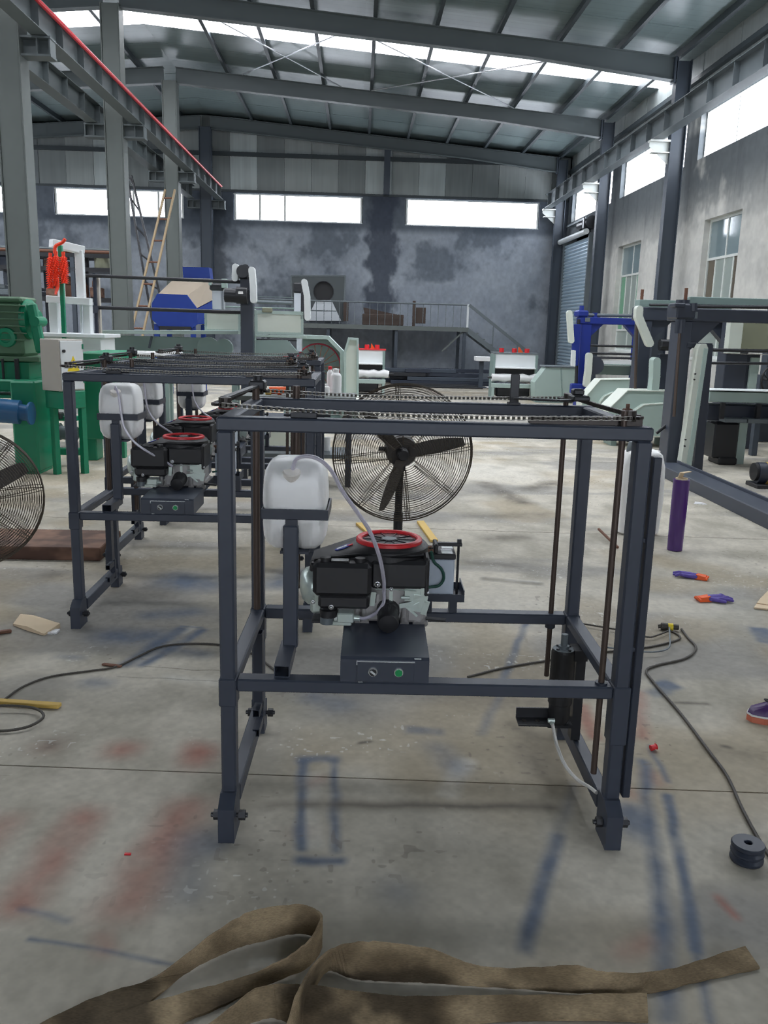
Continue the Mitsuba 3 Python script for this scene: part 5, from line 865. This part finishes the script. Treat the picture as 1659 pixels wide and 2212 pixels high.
# --- two wrapped-roller machines with red lamps
def roller_machine(x0, x1, y, zt, label, flip=False):
    k = thing('roller_machine', label, 'machine'); w = x1 - x0; s = zt / 1.14
    part(k, 'hood', prism([(y, zt - .34 * s), (y + .5, zt - .30 * s), (y + .5, zt), (y + .06, zt)], 'x', x0 + .04, x1), 'white_paint'); part(k, 'hood_rail', bx(x0 + .02, x1 + .02, y + .02, y + .5, zt, zt + .03), 'red' if flip else 'steel_grey')
    for q in (.22, .5, .78): part(k, 'red_lamp', cyl((x0 + w * q, y + .2, zt + .03), (x0 + w * q, y + .2, zt + .13), .06, 14), 'red', 30, label='red lamp')
    part(k, 'orange_lamp', hull([(x0 + w * .6, y + .3, zt + .03), (x0 + w * .72, y + .3, zt + .03), (x0 + w * .62, y + .3, zt + .17), (x0 + w * .66, y + .4, zt + .03), (x0 + w * .62, y + .4, zt + .15)]), 'orange'); part(k, 'hood_lip', bx(x0 + .08, x1 - .06, y - .12, y + .02, zt - .37 * s, zt - .33 * s, .01), 'white_paint')
    part(k, 'hollow', bx(x0 + .08, x1 - .04, y + .1, y + .4, zt - .52 * s, zt - .34 * s), 'black_plastic')
    t = np.linspace(0, 1, 9); part(k, 'wrapped_roller', tube(np.c_[x0 + .0 + (w + .1) * t, np.full(9, y - .05), zt - .60 * s + .012 * np.sin(t * 23)], .10 * s + .012 * np.sin(t * 31), 10), 'paper', 40, label='roller wrapped in white plastic'); part(k, 'roller_shaft', cyl((x0 - .1, y - .05, zt - .6 * s), (x1 + .22, y - .05, zt - .6 * s), .03, 10), 'black_steel', 30)
    each(k, 'frame_plate', [bx(x - .03, x + .03, y + .0, y + .5, 0, zt - .02) for x in (x0 + .05, x1 - .03)], 'pale_green_dull'); part(k, 'frame_rail', bx(x0 - .02, x1 + .02, y - .2, y - .12, zt - .85 * s, zt - .74 * s, .008), 'pale_green')
    for x in (x0, x1 - .06): part(k, 'leg', bx(x, x + .06, y - .2, y - .13, 0, zt - .85 * s), 'pale_green')
    part(k, 'drive_housing', bx(x0 + .15, x1 - .15, y + .05, y + .45, .05, zt - .75 * s, .03), 'black_steel'); return k
_a, _b = (-0.001, 21.6, 1.082), (0.612, 21.6, 1.098); roller_machine(_a[0] - .25, _b[0] + .05, 21.6, _b[2], 'pale roller machine wrapped in white film with a red top rail, beside the upright guard', True)
_a, _b = (3.297, 21.2, 1.077), (4.432, 21.2, 1.106); roller_machine(_a[0], _b[0], 21.2, _b[2], 'pale roller machine with three red lamps in front of the stairs')
# --- platform, stairs, railing, hood, scrap
k = thing('platform', 'dark steel platform with railing along the end wall', 'platform'); XP0, XP1, ZP = -3.2, 3.52, 1.73
part(k, 'deck', bx(XP0, XP1, 28.0, 30.0, ZP - .06, ZP), 'col_grey'); part(k, 'fascia', bx(XP0, XP1, 27.98, 28.0, ZP - .14, ZP), 'col_grey')
for x in (XP0 + .1, -1.0, 1.2, XP1 - .1): part(k, 'post', bx(x - .05, x + .05, 28.05, 28.15, 0, ZP - .06), 'col_dark'); part(k, 'post', bx(x - .05, x + .05, 29.8, 29.9, 0, ZP - .06), 'col_dark')
part(k, 'handrail', cyl((XP0, 28.05, 2.44), (XP1, 28.05, 2.44), .025, 8), 'steel_grey', 30)
for i in range(27): part(k, 'baluster', bx(XP0 + .1 + .245 * i - .009, XP0 + .1 + .245 * i + .009, 28.04, 28.06, ZP, 2.43), 'steel_grey')
part(k, 'end_post', bx(XP1 - .06, XP1, 28.02, 28.08, ZP, 2.46), 'white_paint'); part(k, 'brace', bar((2.7, 28.1, .95), (3.4, 28.1, 1.62), .05, .05), 'col_grey')
k = thing('stairs', 'steel stairs descending from the platform toward the corner', 'stairs'); x1, sl = 5.85, ZP / 2.3
for y in (28.02, 29.0): part(k, 'stringer', prism([(XP1, ZP), (XP1, ZP - .2), (x1 - .1, .0), (x1 + .15, .0)], 'y', y, y + .02), 'steel_grey')
for i in range(9):
    f = (i + 1) / 10; part(k, 'tread', bx(XP1 + (x1 - XP1) * f - .11, XP1 + (x1 - XP1) * f + .11, 28.05, 29.0, ZP * (1 - f) - .03, ZP * (1 - f)), 'col_grey')
part(k, 'handrail', bar((XP1, 28.0, 2.44), (x1, 28.0, .75), .06, .09), 'steel_grey')
for f in (.35, .7): part(k, 'rail_post', bx(XP1 + (x1 - XP1) * f - .015, XP1 + (x1 - XP1) * f + .015, 27.98, 28.02, ZP * (1 - f), 2.4 - 1.69 * f), 'steel_grey')
k = thing('fan_hood', 'square grey sheet hood with a round black opening on the platform', 'hood'); hp = [(-2.316, 3.27), (-0.501, 3.321), (-0.539, 1.832), (-2.264, 1.786)]; _c = (-1.225, 29.6, 2.788)
hole = sg.Point(_c[0], _c[2]).buffer(.33, quad_segs=12); part(k, 'sheet', pf(sg.Polygon(hp).difference(hole), 29.55, .04), 'hood_grey'); part(k, 'opening', pf(hole.buffer(-.002), 29.7, .02), 'black_plastic'); part(k, 'collar', lathe((_c[0], 29.6, _c[2]), (0, 1, 0), [(.335, -.08), (.345, -.08), (.345, .1), (.33, .1)], 32), 'black_steel', 30); part(k, 'edge', cat([bar((hp[i][0], 29.55, hp[i][1]), (hp[(i + 1) % 4][0], 29.55, hp[(i + 1) % 4][1]), .04, .05) for i in range(4)]), 'steel_grey')
k = thing('metal_chute', 'shiny tapered sheet-metal chute under the round hood opening', 'chute'); cp = [(-1.457, 2.5), (-0.947, 2.514), (-0.612, 1.843), (-1.791, 1.812)]
part(k, 'sheet', hull([(x, 29.3, z) for x, z in cp] + [(x, 29.5, z) for x, z in cp]), 'alu'); part(k, 'seam', cat([bar((cp[0][0] + .5 * (cp[3][0] - cp[0][0]), 29.28, (cp[0][1] + cp[3][1]) / 2), (cp[1][0] + .5 * (cp[2][0] - cp[1][0]), 29.28, (cp[0][1] + cp[3][1]) / 2), .02, .03)]), 'steel_grey')
solo('wood_board', fb((-0.543, -0.377, 1.834, 2.492), 29.2, .3), 'scrap_brown', 'brown upright board beside the square hood on the platform', 'board')
solo('drive_belt_stand', cat([bx((0.095, 28.8, 2.201)[0], (1.455, 28.8, 2.238)[0], 28.7, 29.3, ZP, (0.357, 28.8, 2.089)[2], .02), hull([((0.123, 28.8, 2.291)[0], 28.8, (0.123, 28.8, 2.291)[2]), ((1.275, 28.8, 2.084)[0], 28.8, (1.275, 28.8, 2.084)[2]), ((0.202, 28.8, 2.174)[0], 28.8, ZP + .2), ((0.123, 28.8, 2.291)[0], 29.2, (0.123, 28.8, 2.291)[2]), ((1.275, 28.8, 2.084)[0], 29.2, (1.275, 28.8, 2.084)[2])]), bx((1.753, 28.8, 2.469)[0], (1.845, 28.8, 2.471)[0], 28.8, 28.9, ZP, (1.796, 28.8, 2.544)[2])]), 'scrap_brown', 'brown rusty steel machine lying on the platform behind the railing', 'machine')
solo('steel_plate', fb((1.84, 2.198, 1.825, 2.34), 28.9, .15), 'scrap_brown', 'dark brown upright steel plate on the platform, right of the rusty machine', 'plate')
rng = random.Random(5)
for i in range(16):
    lay, j = divmod(i, 4); x0 = .6 + rng.uniform(-.3, .8) + .15 * lay; x1 = x0 + rng.uniform(2.0, 4.0) - .5 * lay; y = 26.0 + .24 * j + .02 * lay; z = .115 * lay
    put(thing('steel_section', f"dark steel section under the platform, {['bottom', 'second', 'third', 'worktop'][lay]} layer, {['front', 'second', 'third', 'rear'][j]} row of its stack", 'steel bar', 'dark steel sections stacked under the platform'), bx(x0, x1, y, y + .2, z, z + .11, .008), ['navy_dark', 'col_dark', 'black_steel'][i % 3])
for i in range(5):
    y = 24.6 + .26 * i; put(thing('steel_section', f"flat black steel bar on the floor before the stacked sections, {['nearest', 'second', 'middle', 'fourth', 'farthest'][i]} of five", 'steel bar', 'flat bars lying before the platform'), bx(.9 + .2 * i, 3.6 - .1 * i, y, y + .2, 0, .04 + .02 * (i % 2), .005), 'black_steel')
k = thing('post_stand', 'dark stand post with a white top plate by the stairs', 'stand'); _c = (3.615, 25.2, 0.774); part(k, 'post', bx(_c[0] - .06, _c[0] + .06, 25.2, 25.32, 0, _c[2], .004), 'col_dark'); part(k, 'worktop', bx(_c[0] - .2, _c[0] + .23, 25.0, 25.5, _c[2], _c[2] + .13, .01), 'paper'); part(k, 'foot', bx(_c[0] - .15, _c[0] + .15, 25.1, 25.42, 0, .02), 'col_dark')
def scrap(p, w, label):
    rs = np.random.default_rng(int(w * 1000)); q = rs.normal(0, 1, (9, 3)) * [w, w * .5, .0] + [p[0], p[1], 0]; q[:, 2] = rs.uniform(.0, .05, 9)
    solo('paper_scrap', hull(q), 'paper', label, 'scrap')
scrap((1.416, 25.084), .12, 'white paper scrap on the dark floor, leftmost of three'); scrap((2.933, 26.931), .16, 'white plastic scrap on the dark floor between the roller machines'); scrap((3.769, 25.14), .15, 'white paper scrap at the foot of the post stand')
_c = (3.464, 8.282); solo('film_scrap', hull([(_c[0] - .07, _c[1] - .01, .001), (_c[0] + .07, _c[1] - .02, .001), (_c[0] + .03, _c[1] + .05, .001), (_c[0] - .04, _c[1] + .03, .02), (_c[0] + .03, _c[1] + .0, .018)]), 'paper', 'crumpled whitish film scrap on the floor right of the purple roll', 'scrap')
# --- right side: pale guards, blue portal, dark portals
k = thing('slope_guard', 'pale green closed guard box with a sloped front edge, left of the blue portal', 'guard')
gp = [(4.234, 0.079), (4.208, 0.474), (4.462, 0.83), (5.159, 0.858), (5.218, 0.081)]
part(k, 'body', pf(gp, 20.35, .5), 'pale_green'); part(k, 'seam', pf([(4.805, 0.817), (4.827, 0.817), (4.912, 0.097), (4.889, 0.096)], 20.335, .015), 'pale_green_dull'); part(k, 'head_rail', fb((4.415, 5.183, 0.837, 0.872), 20.3, .6), 'steel_grey'); part(k, 'base', bx(gp[0][0] + .02, gp[3][0] - .02, 20.37, 20.8, 0, gp[0][1]), 'pale_green_dull')
def rail_y(p, q, w, h, mat, key, name, label=None): part(key, name, bar(p, q, w, h, .004), mat, label=label)
def portal(name, label, y, pL, pR, zT, w, mat, beam_h=.22, gus=.4, depth=.3, group=None, right=True):
    k = thing(name, label, 'machine'); 
    for x in ([pL, pR - w] if right else [pL]):
        part(k, 'post', bx(x, x + w, y, y + depth, .03, zT - beam_h, .01), mat); part(k, 'foot_plate', bx(x - .06, x + w + .06, y - .05, y + depth + .05, 0, .03), mat)
    part(k, 'crossbeam', bx(pL - .05, pR + .05, y - .02, y + depth + .02, zT - beam_h, zT, .01), mat)
    part(k, 'gusset', prism([(pL + w, zT - beam_h), (pL + w + gus, zT - beam_h), (pL + w, zT - beam_h - gus)], 'y', y + .05, y + depth - .05), mat)
    if right: part(k, 'gusset', prism([(pR - w, zT - beam_h), (pR - w - gus, zT - beam_h), (pR - w, zT - beam_h - gus)], 'y', y + .05, y + depth - .05), mat)
    return k
# blue portal
YB = 18.6
pl, zt = (4.79, 18.6, 1.94)[0], (5.208, 18.6, 1.99)[2]; pr_ = (6.065, 18.6, 1.974)[0]
k = portal('blue_portal', 'bright blue machine portal in front of the roller shutter', YB, pl, pr_ + .15, zt, .22, 'royal_blue', .14, .26)
part(k, 'shaft', cyl((pl + .1, YB + .1, zt + .05), (pr_, YB + .1, zt + .06), .035, 10), 'steel_grey', 30); part(k, 'gearbox', cat([bx(pl - .12, pl + .12, YB - .05, YB + .3, zt, zt + .14, .03), cyl((pl + .0, YB + .12, zt + .1), (pl + .0, YB + .12, zt + .24), .05, 12), cyl((pl + .3, YB + .12, zt - .04), (pl + .3, YB + .12, zt + .1), .06, 12)]), 'royal_blue', 30); part(k, 'lift_screw', cyl((4.698, 18.55, 1.937), (4.753, 18.55, 0.26), .035, 10), 'black_steel', 30); part(k, 'slide', cat([fb((4.593, 4.739, 0.961, 1.837), YB - .12, .1), fb((4.605, 4.885, 0.368, 0.58), YB - .2, .15, .02)]), 'royal_blue'); part(k, 'label_plate', fb((4.841, 4.948, 1.895, 1.979), YB - .04, .01, 0), 'steel_grey')
part(k, 'belt_guard', pf(sg.LineString([(4.452, 2.063), (4.492, 1.786), (4.534, 1.487)]).buffer(.055), 18.35, .14), 'pale_cream'); part(k, 'belt_guard', pf(sg.LineString([(4.91, 1.189), (4.914, 0.876), (4.897, 0.581)]).buffer(.06), 18.2, .18), 'pale_cream'); part(k, 'belt_guard', pf([(4.568, 1.294), (4.649, 1.286), (4.664, 0.944), (4.573, 0.961)], 18.4, .1), 'white_paint'); part(k, 'motor', cyl((5.056, 18.3, 0.978), (5.167, 18.7, 0.963), .19, 20), 'navy_dark', 30)
for z in ((5.257, 18.6, 1.395)[2], (5.271, 18.6, 1.228)[2], (5.278, 18.6, 1.139)[2]): part(k, 'guide_rod', cyl((pl + .2, YB + .12, z), (pr_ + .1, YB + .12, z), .025, 8), 'black_steel', 30)
part(k, 'bed_rail', cat([fb((5.167, 6.209, 0.769, 0.963), YB + .2, .2), fb((5.078, 6.123, 0.986, 1.009), YB - .1, .4)]), 'pale_green_dull'); part(k, 'wrapping', hull([(x, YB - .0, z) for x, z in [(5.214, 1.082), (6.061, 1.113), (6.12, 1.016), (5.201, 0.992)]] + [(x, YB + .2, z) for x, z in [(5.215, 1.062), (6.063, 1.093), (6.12, 1.016), (5.201, 0.992)]]), 'paper')
# guards in front
def angular_guard(poly, y, d, label, arch=None, foot=True):
    k = thing('blade_guard', label, 'guard'); g = sg.Polygon(poly)
    part(k, 'sheet', pf(g.buffer(-.012), y + .02, d - .04), 'pale_green'); part(k, 'edge', pf(g.difference(g.buffer(-.012)), y, d), 'pale_cream')
    if arch is not None: part(k, 'arch_cover', pf(sg.Polygon(arch), y - .10, .12), 'pale_green'); part(k, 'arch_edge', pf(sg.Polygon(arch).difference(sg.Polygon(arch).buffer(-.012)), y - .11, .14), 'pale_cream')
    x0, _, x1, _ = g.bounds; z0 = min(p[1] for p in poly)
    each(k, 'leg', [bx(x0 + .1, x0 + .18, y + .05, y + d - .05, 0, z0 + .02), bx(x1 - .18, x1 - .1, y + .05, y + d - .05, 0, z0 + .02)], 'pale_green_dull'); return k
def arc_poly(pts): return pts
angular_guard([(4.345, 0.21), (4.332, 0.371), (4.66, 0.787), (5.496, 0.816), (5.567, 0.239)], 16.4, .45, 'pale green blade guard with a sloped corner behind the similar nearer one', [(4.64, 0.236), (4.664, 0.378), (4.745, 0.486), (4.899, 0.56), (5.468, 0.591), (5.499, 0.257)])
angular_guard([(3.769, 0.131), (3.734, 0.553), (4.002, 0.841), (4.739, 0.845), (4.808, 0.155)], 12.6, .5, 'large pale green blade guard with a sloped corner and an arched inner cover', [(4.054, 0.163), (4.045, 0.416), (4.102, 0.554), (4.231, 0.645), (4.572, 0.673), (4.621, 0.176)])
# dark portals
YA = 13.2
pa, za = (4.297, 13.2, 1.811)[0], (4.609, 13.2, 2.067)[2]
k = portal('dark_portal', 'dark grey machine portal behind the nearest one, carrying the bent pale cover', YA, pa, pa + 1.55, za, .19, 'navy', .20, .32, .28)
part(k, 'cable_tray', bx(pa - .02, pa + 1.4, YA + .05, YA + .3, za, za + .11, .004), 'pale_green_dull'); part(k, 'lift_screw', cyl((pa + .02, YA + .1, za - .2), (pa + .02, YA + .1, za + .26), .025, 8), 'rust', 30); part(k, 'shaft', cyl((pa + .1, YA - .05, za + .03), (pa + .6, YA - .05, za + .04), .02, 8), 'black_steel', 30)
part(k, 'bent_cover', pf(sg.LineString([(4.158, 2.022), (4.161, 1.914), (4.365, 1.526)]).buffer(.052, quad_segs=3), 12.85, .14), 'pale_cream', label='bent pale cover'); part(k, 'motor', cat([cyl((4.522, 12.9, 1.51), (4.783, 12.9, 1.509), .085, 18), bx(*(4.502, 4.637, 1.481, 1.572)[:2], 12.75, 12.86, *(4.502, 4.637, 1.481, 1.572)[2:], .01)]), 'black_steel', 30); part(k, 'belt_guard', pf(sg.LineString([(4.419, 1.274), (4.435, 1.036), (4.431, 0.851)]).buffer(.055), 12.65, .2), 'pale_green'); part(k, 'slide', fb((4.556, 4.727, 0.788, 1.373), 12.95, .12), 'navy_dark'); part(k, 'lift_screw', cyl((4.182, 13.0, 1.807), (4.244, 13.0, 0.804), .022, 10), 'screw', 30)
YN = 10.45
pn, zn = (3.882, 10.45, 1.57)[0], (4.386, 10.45, 1.979)[2]
k = portal('dark_portal', 'tall dark grey machine portal nearest on the right, beside the purple roll', YN, pn, pn + 1.75, zn, .165, 'navy', .15, .36, .3)
part(k, 'cable_tray', fb((4.026, 5.368, 2.03, 2.121), YN + .1, .25), 'pale_green_dull', label='pale grey-green tray on top'); part(k, 'shaft', cyl((4.001, 10.4, 2.0), (5.267, 10.4, 2.023), .022, 10), 'black_steel', 30); part(k, 'gearbox', cat([fb((3.806, 4.039, 1.849, 2.032), YN - .08, .35, .02), cyl((pn + .05, YN + .1, zn), (pn + .05, YN + .1, zn + .10), .08, 14), fb((3.769, 3.897, 1.984, 2.034), YN - .1, .2, .01), cyl((4.003, 10.4, 2.038), (4.012, 10.4, 1.946), .05, 10)]), 'navy_dark', 30); part(k, 'screw_end', cyl((pn + .08, YN + .1, zn + .08), (pn + .08, YN + .1, zn + .24), .022, 8), 'rust', 30); part(k, 'lift_screw', cyl((3.833, 10.3, 1.842), (3.87, 10.3, 0.683), .018, 10), 'screw', 30); part(k, 'screw_sleeve', cyl((3.833, 10.3, 1.842), (3.838, 10.3, 1.68), .06, 12), 'navy_dark', 30); part(k, 'label_plate', fb((3.965, 4.075, 1.86, 1.938), YN - .05, .02, 0), 'steel_grey')
part(k, 'guide_post', hull([(x, YN - .05, z) for x, z in [(4.202, 1.551), (4.304, 1.554), (4.334, -0.001), (4.222, -0.004)]] + [(x, YN + .1, z) for x, z in [(4.202, 1.551), (4.304, 1.554), (4.334, -0.001), (4.222, -0.004)]]), 'navy_dark'); part(k, 'slide_block', fb((4.0, 4.309, 1.51, 1.573), YN - .02, .15), 'navy_dark')
part(k, 'tall_cover', hull([(x, y, z) for y in (YN - .22, YN - .08) for x, z in [(4.058, 1.513), (4.081, 1.563), (4.148, 1.565), (4.175, 1.517), (4.119, 0.022), (3.985, 0.03)]]), 'pale_cream', label='tall leaning pale cover'); part(k, 'cover_flank', hull([(x, y, z) for y in (YN - .235, YN - .22) for x, z in [(4.125, 1.515), (4.171, 1.506), (4.112, 0.033), (4.054, 0.038)]]), 'pale_green'); part(k, 'cover_bolt', cat([cyl((x, YN - .245, z), (x, YN - .22, z), .010, 8) for x, z in [(4.046, 1.208), (4.041, 1.141), (4.009, 0.414), (4.006, 0.334)]]), 'black_steel', 30)
part(k, 'guide_rod', cyl((4.346, 10.5, 1.492), (5.387, 10.5, 1.496), .022, 8), 'black_steel', 30); part(k, 'guide_rod', cyl((4.347, 10.6, 1.33), (5.458, 10.6, 1.347), .018, 8), 'black_steel', 30); part(k, 'brace', cyl((3.78, 10.6, 0.439), (3.964, 10.6, 0.607), .02, 8), 'black_steel', 30)
_zb2 = (4.952, 10.9, 0.796)[2]
k = thing('saw_bed', 'pale green machine bed with dark drive gear below, at the right edge', 'machine')
part(k, 'bed_beam', fb((4.534, 5.68, 0.825, 0.958), 10.9, .4, .008), 'pale_green'); part(k, 'bed_cap', fb((4.511, 5.634, 0.977, 0.979), 10.85, .5, .004), 'white_paint'); part(k, 'carriage', fb((4.569, 5.763, 0.582, 0.784), 11.0, .35, .01), 'navy_dark'); each(k, 'hanger', [fb((4.679, 4.732, 0.616, 0.824), 10.85, .05, 0), fb((5.151, 5.205, 0.628, 0.823), 10.85, .05, 0)], 'black_steel'); each(k, 'step', [fb((4.729, 5.015, 0.576, 0.623), 10.8, .2, .004), fb((5.02, 5.713, 0.574, 0.63), 10.78, .2, .004)], 'steel_grey'); part(k, 'drive_box', bx(*(4.694, 5.023, 0.149, 0.539)[:2], 11.0, 11.4, .08, (4.779, 11.0, 0.547)[2], .02), 'black_steel'); part(k, 'drive_foot', bx(*(4.762, 5.018, 0.087, 0.266)[:2], 10.95, 11.3, .0, .1, .02), 'black_plastic'); each(k, 'leg', [bx(*(5.038, 5.147, 0.151, 0.547)[:2], 11.05, 11.3, 0, (5.025, 11.0, 0.553)[2]), bx(6.2, 6.3, 11.05, 11.3, 0, _zb2)], 'pale_green')
_p0 = (5.323, 12.4, 1.887)
k = thing('panel_cabinet', 'olive-grey tall sheet panel behind the nearest dark portal', 'cabinet')
part(k, 'panel', bx(*(5.457, 6.468, 1.438, 1.892)[:2], 12.6, 12.75, *(5.457, 6.468, 1.438, 1.892)[2:], .006), 'olive'); part(k, 'flank_panel', bx(*(5.371, 5.564, 1.418, 1.902)[:2], 12.45, 12.6, *(5.373, 5.564, 1.418, 1.889)[2:], .006), 'pale_cream'); part(k, 'post', bx(*(5.437, 5.776, 0.481, 1.409)[:2], 12.65, 12.9, 0, (5.579, 12.6, 1.909)[2], .01), 'navy'); part(k, 'post', bx(*(5.765, 5.961, 0.485, 1.417)[:2], 12.65, 12.9, 0, (5.636, 12.6, 1.417)[2], .01), 'navy_dark'); part(k, 'cover', fb((5.809, 5.938, 0.874, 1.367), 12.6, .1), 'pale_green'); part(k, 'shelf', fb((5.427, 6.42, 1.413, 1.415), 12.45, .4, .004), 'beige')
k = thing('wheel_stand', 'thin black hand wheel at the right edge above the pale bed', 'wheel'); _c = (5.583, 11.6, 1.096); t = np.linspace(0, 2 * np.pi, 33)[:-1]
part(k, 'rim', tube(np.c_[_c[0] + .03 + .12 * np.cos(t), 11.6 + .06 * np.cos(t), _c[2] + .16 * np.sin(t)], .014, 6, True), 'black_plastic', 40); part(k, 'spoke', cat([cyl((_c[0] + .03, 11.6, _c[2]), (_c[0] + .03 + .12 * math.cos(a), 11.6 + .06 * math.cos(a), _c[2] + .16 * math.sin(a)), .008, 6) for a in (.5, 2.6, 4.7)]), 'black_steel', 30); part(k, 'shaft', cyl((_c[0] + .03, 11.6, _c[2]), (_c[0] + .10, 11.9, _c[2]), .02, 10), 'black_steel', 30); part(k, 'stand', bx(_c[0] + .06, _c[0] + .14, 11.9, 12.0, 0, _c[2] + .05), 'col_dark')
# channel on the floor
k = thing('channel_beam', 'dark grey steel channel lying on the floor beyond the purple roll', 'beam')
part(k, 'web', bx(3.66, 3.92, 5.2, 10.2, .10, .13, .004), 'navy'); part(k, 'flange', bx(3.64, 3.66, 5.2, 10.2, .0, .13, .003), 'navy'); part(k, 'flange', bx(3.92, 3.94, 5.2, 10.2, 0, .16, .003), 'navy')
k = thing('electric_motor', 'dark electric motor with a tan strap on the floor at the right edge', 'motor'); _c = (4.681, 9.273)
part(k, 'body', cyl((_c[0] - .15, _c[1] + .1, .16), (_c[0] + .3, _c[1] + .06, .16), .12, 20), 'navy_dark', 30); part(k, 'strap', cyl((_c[0] - .06, _c[1] + .09, .16), (_c[0] + .02, _c[1] + .085, .16), .124, 20), 'yellow_wood', 30); part(k, 'foot', bx(_c[0] - .2, _c[0] + .3, _c[1] - .06, _c[1] + .24, 0, .045, .005), 'black_steel'); part(k, 'end_cap', cat([cyl((_c[0] - .19, _c[1] + .1, .17), (_c[0] - .15, _c[1] + .1, .17), .10, 18), bx(_c[0] - .02, _c[0] + .12, _c[1] + .03, _c[1] + .14, .26, .34, .01)]), 'black_plastic', 30)
